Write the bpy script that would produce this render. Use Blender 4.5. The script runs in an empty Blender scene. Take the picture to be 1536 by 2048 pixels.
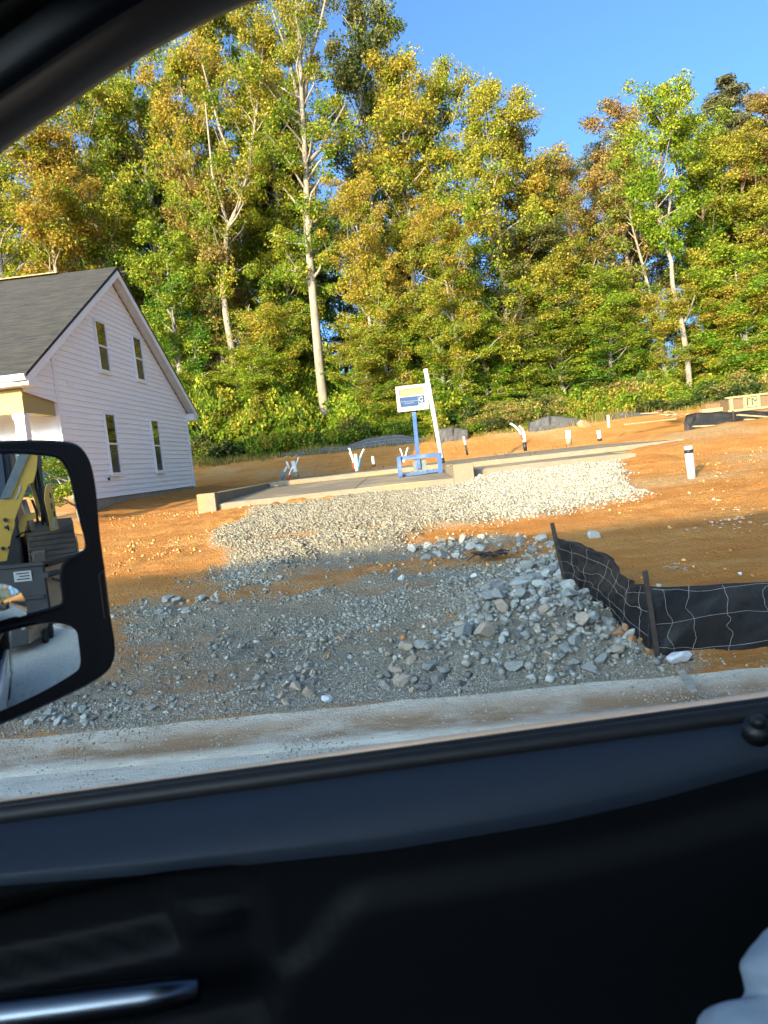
import bpy, bmesh, math, random
import numpy as np
from mathutils import Vector, Matrix

R = math.radians
SC = bpy.context.scene
COL = SC.collection
rng = np.random.default_rng(7)
random.seed(7)

# ------------------------------------------------------------------ camera
EYE = np.array([0.0, 0.0, 1.85])
FPX = 1450.0                                   # focal length in photo pixels (1536 x 2048)
_yaw, _pit, _rol = R(2.6), R(4.1), R(6.3)
_f = np.array([-math.sin(_yaw)*math.cos(_pit), math.cos(_yaw)*math.cos(_pit), -math.sin(_pit)])
_r0 = np.array([math.cos(_yaw), math.sin(_yaw), 0.0])
_u0 = np.cross(_r0, _f)
_r = math.cos(_rol)*_r0 - math.sin(_rol)*_u0
_u = math.sin(_rol)*_r0 + math.cos(_rol)*_u0
cam_d = bpy.data.cameras.new('camera')
cam = bpy.data.objects.new('camera', cam_d)
COL.objects.link(cam)
cam.matrix_world = Matrix(((_r[0], _u[0], -_f[0], EYE[0]), (_r[1], _u[1], -_f[1], EYE[1]),
                           (_r[2], _u[2], -_f[2], EYE[2]), (0, 0, 0, 1)))
cam_d.sensor_fit = 'VERTICAL'
cam_d.sensor_height = 36.0
cam_d.lens = FPX/2048*36.0
cam_d.clip_start = 0.02
cam_d.clip_end = 3000
cam_d.dof.use_dof = True
cam_d.dof.focus_distance = 16.0
cam_d.dof.aperture_fstop = 8.5
SC.camera = cam

# ------------------------------------------------------------------ light
SUN_EL, SUN_AZ = R(14.5), R(28)                # travels towards +Y, turned 28 deg to +X
world = bpy.data.worlds.new('World')
SC.world = world
world.use_nodes = True
wn = world.node_tree.nodes
wl = world.node_tree.links
wn.clear()
w_out = wn.new('ShaderNodeOutputWorld')
w_bg = wn.new('ShaderNodeBackground')
w_sky = wn.new('ShaderNodeTexSky')
w_sky.sky_type = 'NISHITA'
w_sky.sun_disc = False
w_sky.sun_elevation = SUN_EL
w_sky.sun_rotation = R(180) + SUN_AZ
w_sky.air_density = 0.42
w_sky.dust_density = 5.5
w_sky.ozone_density = 6.0
w_bg.inputs['Strength'].default_value = 0.15
w_tint = wn.new('ShaderNodeMix'); w_tint.data_type = 'RGBA'; w_tint.blend_type = 'MULTIPLY'; w_tint.inputs[0].default_value = 1.0
w_tint.inputs[7].default_value = (0.97, 1.02, 0.84, 1)
wl.new(w_sky.outputs[0], w_tint.inputs[6])
wl.new(w_tint.outputs[2], w_bg.inputs['Color'])
wl.new(w_bg.outputs[0], w_out.inputs['Surface'])
sun_d = bpy.data.lights.new('sun', 'SUN')
sun_d.energy = 2.3
sun_d.angle = R(0.5)
sun_d.color = (1.0, 0.76, 0.40)
sun = bpy.data.objects.new('sun', sun_d)
COL.objects.link(sun)
_sd = Vector((math.sin(SUN_AZ)*math.cos(SUN_EL), math.cos(SUN_AZ)*math.cos(SUN_EL), -math.sin(SUN_EL)))
sun.rotation_euler = _sd.to_track_quat('-Z', 'Y').to_euler()
SC.view_settings.view_transform = 'Standard'
SC.view_settings.look = 'None'
SC.view_settings.exposure = 2.42
SC.view_settings.gamma = 1.0
SC.view_settings.use_curve_mapping = False
SC.cycles.max_bounces = 6
SC.cycles.diffuse_bounces = 3
SC.cycles.glossy_bounces = 4
SC.cycles.transmission_bounces = 4

# ------------------------------------------------------------------ surveying helpers (photo pixel -> place)
def ray(x, y):
    return _f + (x-768)/FPX*_r - (y-1024)/FPX*_u
def atY(x, y, Y):
    d = ray(x, y); return EYE + d*(Y/d[1])
def atX(x, y, X):
    d = ray(x, y); return EYE + d*(X/d[0])
def atZ(x, y, z):
    d = ray(x, y); return EYE + d*((z-EYE[2])/d[2])
def on_plane(x, y, p0, n):
    d = ray(x, y); return EYE + d*(np.dot(np.asarray(p0)-EYE, n)/np.dot(d, n))

def h2(ix, iy, s):
    v = np.sin(ix*127.1 + iy*311.7 + s*74.7)*43758.5453
    return v - np.floor(v)
def vnoise(x, y, s=0):
    ix = np.floor(x); iy = np.floor(y); fx = x-ix; fy = y-iy
    fx = fx*fx*(3-2*fx); fy = fy*fy*(3-2*fy)
    a = h2(ix, iy, s)*(1-fx) + h2(ix+1, iy, s)*fx
    b = h2(ix, iy+1, s)*(1-fx) + h2(ix+1, iy+1, s)*fx
    return a*(1-fy) + b*fy
def fbm(x, y, s=0, o=4):
    t = 0; a = .5; f = 1.0
    for k in range(o):
        t = t + a*(vnoise(x*f, y*f, s+k*13)-.5)*2; a *= .5; f *= 2.03
    return t
def sstep(a, b, x):
    t = np.clip((x-a)/(b-a), 0, 1); return t*t*(3-2*t)

# ------------------------------------------------------------------ lie of the land
_TY = [5.2, 7, 10.6, 14, 17, 20, 30, 33, 36, 43, 60, 100, 500]
_TZ = [.12, .30, .63, .86, 1.10, 1.28, 1.42, 1.95, 2.65, 3.3, 3.9, 4.5, 6]
def zt0(x, y):
    x = np.asarray(x, float); y = np.asarray(y, float)
    z = np.interp(y, _TY, _TZ)
    z = z + .30*sstep(6, 11, x)*sstep(16, 22, y)*(1-sstep(32, 38, y))       # right lot lies a little higher
    z = z + .20*sstep(5.0, 6.4, x)*sstep(16.8, 18.6, y)*(1-sstep(23, 27, y))
    z = z + .15*sstep(1.0, 1.6, x)*(1-sstep(5.6, 6.4, x))*sstep(15, 16.8, y)*(1-sstep(17.3, 17.6, y))
    z = z + .18*sstep(-6.9, -7.9, x)*sstep(14.5, 17, y)*(1-sstep(28, 31, y))  # pad of the white house
    inside = sstep(-5.2, -4.8, x)*(1-sstep(7.1, 7.5, x))*sstep(19.6, 20.2, y)*(1-sstep(29.8, 30.2, y))
    inside = np.maximum(inside, sstep(-5.1, -4.8, x)*(1-sstep(4.9, 5.2, x))*sstep(17.0, 17.5, y)*(1-sstep(20, 21, y)))
    z = np.where((y < 20) & (inside > 0), z-.35*inside, z)*1.0
    z = np.where(y < 20, z, z*(1-inside) + 1.15*inside)
    low = 1-sstep(4.9, 5.2, y)
    z = z*(1-low) + low*(-.15 + .35*sstep(24, 27, x) + .35*sstep(-60, -64, x))
    return z
def poly_sd(x, y, poly):
    """signed distance to a polygon, positive inside"""
    x = np.asarray(x, float); y = np.asarray(y, float)
    d = np.full(x.shape, 1e9); ins = np.zeros(x.shape, bool)
    n = len(poly)
    for i in range(n):
        ax, ay = poly[i]; bx, by = poly[(i+1) % n]
        ex, ey = bx-ax, by-ay
        t = np.clip(((x-ax)*ex+(y-ay)*ey)/(ex*ex+ey*ey+1e-12), 0, 1)
        d = np.minimum(d, np.hypot(x-ax-t*ex, y-ay-t*ey))
        c = ((ay > y) != (by > y)) & (x < (bx-ax)*(y-ay)/(by-ay+1e-12)+ax)
        ins ^= c
    return np.where(ins, d, -d)
def ground_at(px, py):
    d = ray(px, py)
    ts = np.linspace(4.0, 80, 3000)
    P = EYE[None] + d[None]*ts[:, None]
    dz = P[:, 2] - zt0(P[:, 0], P[:, 1])
    k = np.argmax(dz < 0)
    return P[max(k, 1)]
def gpoly(pts):
    return [tuple(ground_at(*p)[:2]) for p in pts]
# zones of the lot
Z_GREY = gpoly([(-260, 1470), (-120, 1330), (120, 1250), (230, 1215), (400, 1165), (520, 1115), (640, 1085), (800, 1090), (1000, 1075), (1110, 1085),
                (1150, 1190), (1215, 1270), (1320, 1330), (1310, 1360), (1100, 1410), (768, 1460), (300, 1505)])
Z_PALE = gpoly([(420, 1075), (520, 1020), (660, 1000), (800, 980), (905, 968), (1060, 938), (1190, 922), (1235, 950), (1275, 994),
                (1130, 1026), (1000, 1046), (860, 1064), (800, 1095), (640, 1105), (540, 1150), (500, 1130)])
def zones(x, y):
    w1 = fbm(x*.9, y*.9, 3)*.55 + fbm(x*3.1, y*3.1, 5)*.25
    g = sstep(-.3, .15, poly_sd(x, y, Z_GREY) + w1)
    clay = sstep(.22, .42, fbm(x*.55+3, y*1.1, 21))*sstep(6.2, 7.4, y)         # clay showing through the rubble
    band = sstep(7.5, 8.2, y)*(1-sstep(9.3, 10.2, y))
    clay2 = sstep(-.12, .15, fbm(x*.8+1, y*1.6, 23))*band
    left = sstep(-1.0, -2.2, x)*sstep(-.1, .3, fbm(x*.7, y*.9, 27))
    clay2 = clay2*(.25+.75*sstep(-1.2, 0, x))
    g = g*(1-.8*clay)*(1-.85*clay2)*(1-.5*left)
    p = sstep(-.22, .2, poly_sd(x, y, Z_PALE) + w1*.8)
    p = p*(1-.75*sstep(.25, .4, fbm(x*.8+9, y*1.3+4, 33))*(1-sstep(11, 13, y)))
    return g, p
def zt(x, y):
    x = np.asarray(x, float); y = np.asarray(y, float)
    z = zt0(x, y)
    near = sstep(5.2, 5.6, y)*(1-sstep(30, 60, y))
    g, p = zones(x, y)
    rough = fbm(x*1.3, y*1.3, 41, 5)*.05 + (np.abs(fbm(x*4.5, y*4.5, 44, 3)))*.055*(.85+.5*g)
    clod = sstep(.35, .8, vnoise(x*7, y*7, 51))*(.03+.035*sstep(-1.5, -3, x)*sstep(8, 9, y))*(1-p)*sstep(.0, .4, fbm(x*.7, y*.7, 53))
    rut = -.045*np.exp(-((y-13.6-.25*x+.2*fbm(x*.4, x*.1, 8))/.18)**2)*sstep(-2.5, -4, x)
    rut = rut - .05*np.exp(-((y-15.4-.22*x)/.14)**2)*sstep(-2.5, -4, x)
    tread = .017*np.sin((y*1.0+.12*x)*2*np.pi/.12)*np.exp(-((x+1.5+.15*(y-6.3))/.35)**2)*np.exp(-((y-6.4)/.55)**2)
    mound = .30*np.exp(-(((x-.85)/.75)**2+((y-6.3)/.9)**2)) + .10*np.exp(-(((x+.1)/.5)**2+((y-5.75)/.25)**2))
    heap = .10*p*(1-sstep(15.6, 16.8, y))
    for k_, (c_, m_) in enumerate([(8.3, .10), (9.0, .10), (11.2, -.06), (12.0, -.06), (9.9, .22), (7.2, .02)]):
        rut = rut - .028*np.exp(-((y-c_-m_*(x-4)+.12*fbm(x*.5, y*.1, 60+k_))/.11)**2)*sstep(2.2, 3.0, x)*(1+.4*np.sin(x*2*np.pi/.16))
    mound = mound + .07*np.exp(-((y-5.50)/.10)**2)*sstep(1.7, 1.9, x)*(.5+fbm(x*4, y*4, 90))
    return z + near*(rough + clod + rut + tread + mound + heap)

# ------------------------------------------------------------------ materials
def new_mat(name):
    m = bpy.data.materials.new(name); m.use_nodes = True
    nt = m.node_tree
    b = nt.nodes['Principled BSDF']
    return m, nt, b
def ND(nt, t, **kw):
    n = nt.nodes.new(t)
    for k, v in kw.items():
        if k in n.inputs: n.inputs[k].default_value = v
        else: setattr(n, k, v)
    return n
def mixc(nt, fac, a, b, mode='MIX'):
    m = nt.nodes.new('ShaderNodeMix'); m.data_type = 'RGBA'; m.blend_type = mode
    for s, v in ((0, fac), (6, a), (7, b)):
        if isinstance(v, bpy.types.NodeSocket): nt.links.new(v, m.inputs[s])
        elif s == 0: m.inputs[0].default_value = v
        else: m.inputs[s].default_value = (v[0], v[1], v[2], 1)
    return m.outputs[2]
def ramp(nt, src, stops):
    r = nt.nodes.new('ShaderNodeValToRGB')
    el = r.color_ramp.elements
    while len(el) < len(stops): el.new(.5)
    for e, (p, c) in zip(el, stops):
        e.position = p
        e.color = (c, c, c, 1) if not hasattr(c, '__len__') else (c[0], c[1], c[2], 1)
    nt.links.new(src, r.inputs[0])
    return r.outputs[0]
def noise(nt, scale, detail=5, rough=.6, vec=None, stretch=None):
    n = ND(nt, 'ShaderNodeTexNoise', Scale=scale, Detail=detail, Roughness=rough)
    tc = nt.nodes.new('ShaderNodeTexCoord')
    if stretch:
        mp = nt.nodes.new('ShaderNodeMapping'); mp.inputs['Scale'].default_value = stretch
        nt.links.new(tc.outputs['Object'], mp.inputs[0]); nt.links.new(mp.outputs[0], n.inputs[0])
    else:
        nt.links.new(tc.outputs['Object'], n.inputs[0])
    return n.outputs[0]
def bump(nt, b, src, strength=.4, dist=.02):
    bp = ND(nt, 'ShaderNodeBump', Strength=strength, Distance=dist)
    nt.links.new(src, bp.inputs['Height'])
    nt.links.new(bp.outputs[0], b.inputs['Normal'])
def pmat(name, c1, c2=None, scale=6, rough=.7, spec=.3, metal=0, bstr=0, bscale=60, bdist=.01, stretch=None, c3=None, coat=0):
    m, nt, b = new_mat(name)
    b.inputs['Roughness'].default_value = rough
    b.inputs['Specular IOR Level'].default_value = spec
    b.inputs['Metallic'].default_value = metal
    if coat: b.inputs['Coat Weight'].default_value = coat
    if c2 is None: c2 = tuple(v*.82 for v in c1)
    n = noise(nt, scale, stretch=stretch)
    col = mixc(nt, ramp(nt, n, [(.3, 0.0), (.7, 1.0)]), c1, c2)
    if c3 is not None:
        n2 = noise(nt, scale*.23, 6, .65)
        col = mixc(nt, ramp(nt, n2, [(.5, 0.0), (.68, 1.0)]), col, c3)
    nt.links.new(col, b.inputs['Base Color'])
    if bstr:
        bump(nt, b, noise(nt, bscale, 4, .6, stretch=stretch), bstr, bdist)
    return m
def leaf_mat(name, c1, c2, c3, thr=.72, trans=.46):
    m, nt, b = new_mat(name)
    at = nt.nodes.new('ShaderNodeAttribute'); at.attribute_name = 'tint'
    sp = nt.nodes.new('ShaderNodeSeparateColor'); nt.links.new(at.outputs['Color'], sp.inputs[0])
    oi = nt.nodes.new('ShaderNodeObjectInfo')
    col = mixc(nt, sp.outputs[0], c1, c2)
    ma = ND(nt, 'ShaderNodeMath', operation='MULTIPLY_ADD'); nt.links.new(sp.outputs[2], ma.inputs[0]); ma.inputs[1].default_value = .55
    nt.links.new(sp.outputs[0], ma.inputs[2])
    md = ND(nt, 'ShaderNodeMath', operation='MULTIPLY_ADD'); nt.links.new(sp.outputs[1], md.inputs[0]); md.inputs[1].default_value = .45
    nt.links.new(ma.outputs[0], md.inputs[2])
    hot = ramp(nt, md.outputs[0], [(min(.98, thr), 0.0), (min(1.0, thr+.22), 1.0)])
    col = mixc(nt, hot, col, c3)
    hs = nt.nodes.new('ShaderNodeHueSaturation')
    mr = ND(nt, 'ShaderNodeMapRange'); nt.links.new(oi.outputs['Random'], mr.inputs[0]); mr.inputs[3].default_value = .488; mr.inputs[4].default_value = .512
    nt.links.new(mr.outputs[0], hs.inputs['Hue'])
    mv = ND(nt, 'ShaderNodeMapRange'); nt.links.new(sp.outputs[1], mv.inputs[0]); mv.inputs[3].default_value = .65; mv.inputs[4].default_value = 1.3
    nt.links.new(mv.outputs[0], hs.inputs['Value'])
    nt.links.new(col, hs.inputs['Color'])
    b.inputs['Roughness'].default_value = .55
    b.inputs['Specular IOR Level'].default_value = .10
    nt.links.new(hs.outputs[0], b.inputs['Base Color'])
    tr = nt.nodes.new('ShaderNodeBsdfTranslucent'); nt.links.new(hs.outputs[0], tr.inputs[0])
    mx = nt.nodes.new('ShaderNodeMixShader'); mx.inputs[0].default_value = trans
    nt.links.new(b.outputs[0], mx.inputs[1]); nt.links.new(tr.outputs[0], mx.inputs[2])
    nt.links.new(mx.outputs[0], nt.nodes['Material Output'].inputs[0])
    return m
def tint_mat(name, stops, rough=.9, spec=.2, bstr=.3, bscale=60, bdist=.004):
    """stone: colour picked per stone from the tint attribute"""
    m, nt, b = new_mat(name)
    at = nt.nodes.new('ShaderNodeAttribute'); at.attribute_name = 'tint'
    sp = nt.nodes.new('ShaderNodeSeparateColor'); nt.links.new(at.outputs['Color'], sp.inputs[0])
    col = ramp(nt, sp.outputs[0], stops)
    col = mixc(nt, 1.0, col, ramp(nt, noise(nt, 40, 4), [(.25, .75), (.75, 1.15)]), 'MULTIPLY')
    nt.links.new(col, b.inputs['Base Color'])
    b.inputs['Roughness'].default_value = rough; b.inputs['Specular IOR Level'].default_value = spec
    bump(nt, b, noise(nt, bscale, 4), bstr, bdist)
    return m

M = {}
M['white_vinyl'] = pmat('white_vinyl', (.88, .88, .88), (.85, .85, .86), 3, .5, .35)
M['white_trim'] = pmat('white_trim', (.82, .82, .81), (.78, .78, .77), 5, .5, .35)
M['beam_wood'] = pmat('beam_wood', (.40, .325, .14), (.36, .29, .12), 4, .7, .2, stretch=(1, 1, 8))
M['soffit'] = pmat('soffit', (.70, .69, .66), None, 5, .6)
M['brown_caulk'] = pmat('brown_caulk', (.30, .22, .15), None, 5, .8)
M['block'] = pmat('block', (.36, .32, .25), (.28, .24, .18), 7, .9, .15, bstr=.3, bscale=50)
M['concrete'] = pmat('concrete', (.235, .195, .135), (.185, .155, .11), 5, .85, .2, bstr=.2, bscale=90, bdist=.004, c3=(.29, .19, .095))
M['slab_top'] = pmat('slab_top', (.225, .185, .135), (.18, .15, .11), 2.5, .7, .3, bstr=.15, bscale=60, bdist=.004, c3=(.38, .28, .18))
M['glass_dark'] = pmat('glass_dark', (.012, .013, .014), None, 3, .03, .9)
M['screen'] = pmat('screen', (.035, .035, .036), (.06, .055, .05), 1.2, .12, .6)
M['black_rubber'] = pmat('black_rubber', (.010, .010, .011), None, 30, .55, .25, bstr=.05, bscale=300, bdist=.001)
M['black_plastic'] = pmat('black_plastic', (.007, .007, .008), (.009, .009, .010), 60, .45, .3, bstr=.12, bscale=700, bdist=.0006)
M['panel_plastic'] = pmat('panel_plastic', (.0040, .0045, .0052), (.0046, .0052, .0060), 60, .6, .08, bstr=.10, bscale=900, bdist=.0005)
M['panel_lit_tone'] = pmat('panel_lit_tone', (.0135, .0195, .029), (.015, .0215, .032), 60, .60, .2, bstr=.10, bscale=900, bdist=.0005)  # blue-grey carries the sky light on the door's upper turn
M['pillar_cloth'] = pmat('pillar_cloth', (.020, .016, .013), (.024, .019, .016), 80, .9, .1, bstr=.1, bscale=600, bdist=.0006)
M['frame_warm_lit'] = pmat('frame_warm_lit', (.11, .072, .05), (.12, .08, .055), 20, .5, .4)  # brown is warm light put into the frame's colour
M['chrome'] = pmat('chrome', (.10, .115, .135), None, 10, .30, .5, 1.0)
M['mirror'] = pmat('mirror', (.90, .92, .91), (.89, .91, .90), 3, .0, .5, 1.0)
M['truck_paint'] = pmat('truck_paint', (.55, .56, .58), None, 3, .25, .5, .3, coat=.6)
M['belt_reflect_tone'] = pmat('belt_reflect_tone', (.62, .42, .28), (.58, .38, .25), 3, .3, .5, .2, coat=.5)  # peach holds the warm light reflected along the door belt
M['shirt'] = pmat('shirt', (.28, .33, .37), (.24, .29, .33), 25, .9, .1, bstr=.3, bscale=18, bdist=.01)
M['skin'] = pmat('skin', (.45, .27, .19), None, 20, .55, .3)
M['hair'] = pmat('hair', (.03, .02, .015), None, 60, .6, .3)
M['trousers'] = pmat('trousers', (.03, .04, .07), None, 60, .9)
M['bark_pale'] = pmat('bark_pale', (.30, .26, .20), (.17, .14, .105), 1.6, .9, .1, bstr=.7, bscale=6, bdist=.03, stretch=(3, 3, 1.0))
M['bark_brown'] = pmat('bark_brown', (.21, .15, .11), (.11, .08, .06), 2.5, .9, .1, bstr=.8, bscale=5, bdist=.04, stretch=(4, 4, .8))
M['bark_grey'] = pmat('bark_grey', (.30, .27, .23), (.17, .15, .12), 2, .9, .1, bstr=.7, bscale=6, bdist=.03, stretch=(4, 4, .9))
M['leaf_yg'] = leaf_mat('leaf_yg', (.12, .21, .017), (.235, .31, .026), (.33, .30, .036), 1.10)
M['leaf_gold'] = leaf_mat('leaf_gold', (.17, .25, .020), (.31, .335, .028), (.38, .28, .040), 1.08)
M['leaf_green'] = leaf_mat('leaf_green', (.06, .14, .015), (.14, .23, .020), (.26, .29, .026), 1.18)
M['leaf_bright'] = leaf_mat('leaf_bright', (.12, .23, .016), (.22, .32, .021), (.29, .34, .03), 1.10)
M['leaf_dark'] = leaf_mat('leaf_dark', (.040, .068, .018), (.085, .115, .026), (.17, .16, .045), 1.1)
M['leaf_brown'] = leaf_mat('leaf_brown', (.17, .21, .028), (.28, .265, .040), (.33, .22, .065), 1.02)
M['leaf_pine'] = leaf_mat('leaf_pine', (.035, .060, .020), (.075, .10, .03), (.13, .13, .05), 1.1, .2)
M['leaf_weed'] = leaf_mat('leaf_weed', (.12, .18, .024), (.25, .27, .04), (.33, .25, .07), .92)
M['sign_white'] = pmat('sign_white', (.36, .36, .35), (.33, .325, .31), 4, .5)
M['sign_blue'] = pmat('sign_blue', (.010, .043, .12), (.011, .046, .125), 8, .5)
M['sign_cream'] = pmat('sign_cream', (.27, .21, .055), (.29, .25, .12), 2, .5)
M['letter_white'] = pmat('letter_white', (.32, .33, .34), None, 8, .5)
M['blue_wood'] = pmat('blue_wood', (.045, .095, .24), (.06, .115, .26), 9, .75, .1, bstr=.3, bscale=60, bdist=.003, c3=(.12, .17, .29))
M['grey_board'] = pmat('grey_board', (.16, .18, .175), (.12, .14, .14), 7, .8, .2, bstr=.3, stretch=(8, 8, 1), c3=(.10, .12, .13))
M['pvc'] = pmat('pvc', (.60, .60, .57), (.55, .54, .50), 6, .4, .4)
M['pvc_black'] = pmat('pvc_black', (.02, .02, .022), None, 10, .4, .4)
M['pex_blue'] = pmat('pex_blue', (.03, .20, .48), None, 10, .4, .4)
M['pex_red'] = pmat('pex_red', (.45, .04, .03), None, 10, .4, .4)
M['fabric_black'] = pmat('fabric_black', (.009, .009, .0095), (.016, .0155, .015), 9, .5, .3, bstr=.5, bscale=14, bdist=.02, c3=(.026, .021, .017))
M['fabric_grey'] = pmat('fabric_grey', (.05, .05, .052), (.085, .08, .075), 6, .6, .3, bstr=.3, bscale=10, bdist=.02)
M['stake'] = pmat('stake', (.035, .028, .024), (.06, .045, .035), 20, .8, .2, bstr=.4, bscale=60, bdist=.004)
M['wire'] = pmat('wire', (.40, .39, .36), (.33, .30, .26), 30, .45, .5, .3)
M['plywood'] = pmat('plywood', (.17, .115, .065), (.14, .09, .05), 3, .8, .15, stretch=(1, 1, 6))
M['lumber'] = pmat('lumber', (.36, .27, .14), (.30, .22, .11), 3, .75, .2, stretch=(1, 6, 6))
M['lumber_dark'] = pmat('lumber_dark', (.22, .12, .06), (.18, .095, .045), 3, .8, .2, stretch=(1, 6, 6))
M['green_letter'] = pmat('green_letter', (.02, .07, .05), None, 8, .6)
M['loader_yellow'] = pmat('loader_yellow', (.50, .31, .045), (.44, .27, .045), 5, .45, .4, bstr=.05, c3=(.34, .24, .10))
M['steel_black'] = pmat('steel_black', (.018, .019, .021), (.03, .03, .03), 7, .5, .4)
M['steel_worn'] = pmat('steel_worn', (.42, .34, .24), (.30, .24, .17), 4, .45, .4, .3, c3=(.22, .15, .10))
M['track_rubber'] = pmat('track_rubber', (.06, .055, .048), (.10, .085, .065), 12, .85, .2, bstr=.3)
M['board_old'] = pmat('board_old', (.36, .33, .28), (.22, .20, .17), 6, .9, .1, bstr=.5, bscale=30, stretch=(1, 6, 1))
M['black_stripe'] = pmat('black_stripe', (.02, .02, .02), None, 8, .6)

def shingle_mat():
    m, nt, b = new_mat('shingles')
    tc = nt.nodes.new('ShaderNodeTexCoord')
    br = ND(nt, 'ShaderNodeTexBrick', Scale=1.0)
    br.inputs['Mortar Size'].default_value = .008
    br.inputs['Brick Width'].default_value = .33; br.inputs['Row Height'].default_value = .14
    br.inputs['Color1'].default_value = (.012, .0115, .0105, 1); br.inputs['Color2'].default_value = (.024, .022, .019, 1)
    br.inputs['Mortar'].default_value = (.02, .02, .02, 1)
    nt.links.new(tc.outputs['UV'], br.inputs[0])
    n = noise(nt, 2.0, 7, .75, stretch=(.9, 9, 9))
    col = mixc(nt, ramp(nt, n, [(.44, 0.0), (.58, 1.0)]), br.outputs[0], (.050, .045, .035))
    col = mixc(nt, 1.0, col, ramp(nt, noise(nt, 90, 3), [(.2, .6), (.8, 1.35)]), 'MULTIPLY')
    nt.links.new(col, b.inputs['Base Color'])
    b.inputs['Roughness'].default_value = .9
    bump(nt, b, br.outputs[1], .5, .02)
    return m
M['shingles'] = shingle_mat()

def ground_mat():
    m, nt, b = new_mat('ground')
    at = nt.nodes.new('ShaderNodeAttribute'); at.attribute_name = 'zone'
    sp = nt.nodes.new('ShaderNodeSeparateColor'); nt.links.new(at.outputs['Color'], sp.inputs[0])
    n1 = noise(nt, .8, 7, .65); n2 = noise(nt, 5, 6, .7); n3 = noise(nt, 28, 5, .65)
    ns = noise(nt, 2.2, 6, .7, stretch=(.35, 1.6, 1))
    clay = mixc(nt, ramp(nt, n1, [(.35, 0.0), (.65, 1.0)]), (.58, .252, .062), (.50, .195, .046))
    clay = mixc(nt, ramp(nt, ns, [(.45, 0.0), (.66, .85)]), clay, (.62, .34, .115))
    clay = mixc(nt, ramp(nt, n2, [(.52, 0.0), (.72, .75)]), clay, (.42, .185, .06))
    clay = mixc(nt, ramp(nt, n3, [(.58, 0.0), (.75, .5)]), clay, (.60, .38, .17))
    dry = mixc(nt, ramp(nt, n2, [(.3, 0.0), (.7, 1.0)]), (.60, .38, .175), (.50, .29, .125))
    clay = mixc(nt, sp.outputs[2], clay, dry)
    grey = mixc(nt, ramp(nt, n3, [(.3, 0.0), (.7, 1.0)]), (.23, .21, .165), (.36, .33, .255))
    grey = mixc(nt, ramp(nt, n1, [(.46, 0.0), (.62, .7)]), grey, (.40, .30, .185))
    pale = mixc(nt, ramp(nt, n3, [(.3, 0.0), (.7, 1.0)]), (.27, .235, .17), (.36, .32, .235))
    col = mixc(nt, sp.outputs[0], clay, grey)
    col = mixc(nt, sp.outputs[1], col, pale)
    nt.links.new(col, b.inputs['Base Color'])
    b.inputs['Roughness'].default_value = .95; b.inputs['Specular IOR Level'].default_value = .12
    ad = ND(nt, 'ShaderNodeMath', operation='ADD'); nt.links.new(n2, ad.inputs[0]); nt.links.new(n3, ad.inputs[1])
    n4 = noise(nt, 110, 4, .7)
    ad2 = ND(nt, 'ShaderNodeMath', operation='MULTIPLY_ADD'); nt.links.new(n4, ad2.inputs[0]); ad2.inputs[1].default_value = .35; nt.links.new(ad.outputs[0], ad2.inputs[2])
    bump(nt, b, ad2.outputs[0], 1.0, .08)
    return m
M['ground'] = ground_mat()
def road_mat(name, gutter):
    m, nt, b = new_mat(name)
    tc = nt.nodes.new('ShaderNodeTexCoord'); sx = nt.nodes.new('ShaderNodeSeparateXYZ'); nt.links.new(tc.outputs['Object'], sx.inputs[0])
    n1 = noise(nt, 1.3, 6, .65, stretch=(.6, 1.6, 1)); n2 = noise(nt, 9, 6, .7, stretch=(.5, 1.3, 1)); n3 = noise(nt, 60, 4, .7)
    col = mixc(nt, ramp(nt, n1, [(.35, 0.0), (.65, 1.0)]), (.56, .54, .46), (.60, .54, .43))
    col = mixc(nt, ramp(nt, n2, [(.44, 0.0), (.64, .8)]), col, (.43, .405, .34))
    col = mixc(nt, ramp(nt, n3, [(.55, 0.0), (.75, .5)]), col, (.38, .36, .305))
    # brown wash of clay lying in the gutter
    add = ND(nt, 'ShaderNodeMath', operation='MULTIPLY_ADD'); nt.links.new(n1, add.inputs[0]); add.inputs[1].default_value = .26; nt.links.new(sx.outputs[1], add.inputs[2])
    g = ramp(nt, add.outputs[0], [(0, 0.0), (1, 0.0)])
    mr = ND(nt, 'ShaderNodeMapRange'); nt.links.new(add.outputs[0], mr.inputs[0]); mr.inputs[1].default_value = gutter-.20; mr.inputs[2].default_value = gutter+.22
    g = ramp(nt, mr.outputs[0], [(.0, 0.0), (.40, 1.0), (.60, 1.0), (1.0, 0.0)])
    mm = ND(nt, 'ShaderNodeMath', operation='MULTIPLY'); nt.links.new(g, mm.inputs[0]); nt.links.new(ramp(nt, n1, [(.33, 0.15), (.52, 1.0)]), mm.inputs[1])
    col = mixc(nt, mm.outputs[0], col, (.27, .18, .105))
    nt.links.new(col, b.inputs['Base Color'])
    b.inputs['Roughness'].default_value = .9; b.inputs['Specular IOR Level'].default_value = .2
    ad = ND(nt, 'ShaderNodeMath', operation='MULTIPLY_ADD'); nt.links.new(n2, ad.inputs[0]); ad.inputs[1].default_value = 1.6; nt.links.new(n3, ad.inputs[2])
    bump(nt, b, ad.outputs[0], .9, .022)
    return m
M['road'] = road_mat('road', 5.09)
ROCK = [(0, (.20, .20, .195)), (.3, (.30, .30, .29)), (.6, (.42, .42, .41)), (.8, (.36, .32, .26)), (1, (.56, .56, .55))]
M['rock'] = None
def rock_mat(name, c1, c2):
    return pmat(name, c1, c2, 9, .9, .2, bstr=.5, bscale=45, bdist=.006, c3=tuple(v*.8 for v in c1))
M['rock_grey'] = rock_mat('rock_grey', (.27, .275, .245), (.20, .204, .18))
M['rock_light'] = rock_mat('rock_light', (.39, .395, .35), (.30, .305, .27))
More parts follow.
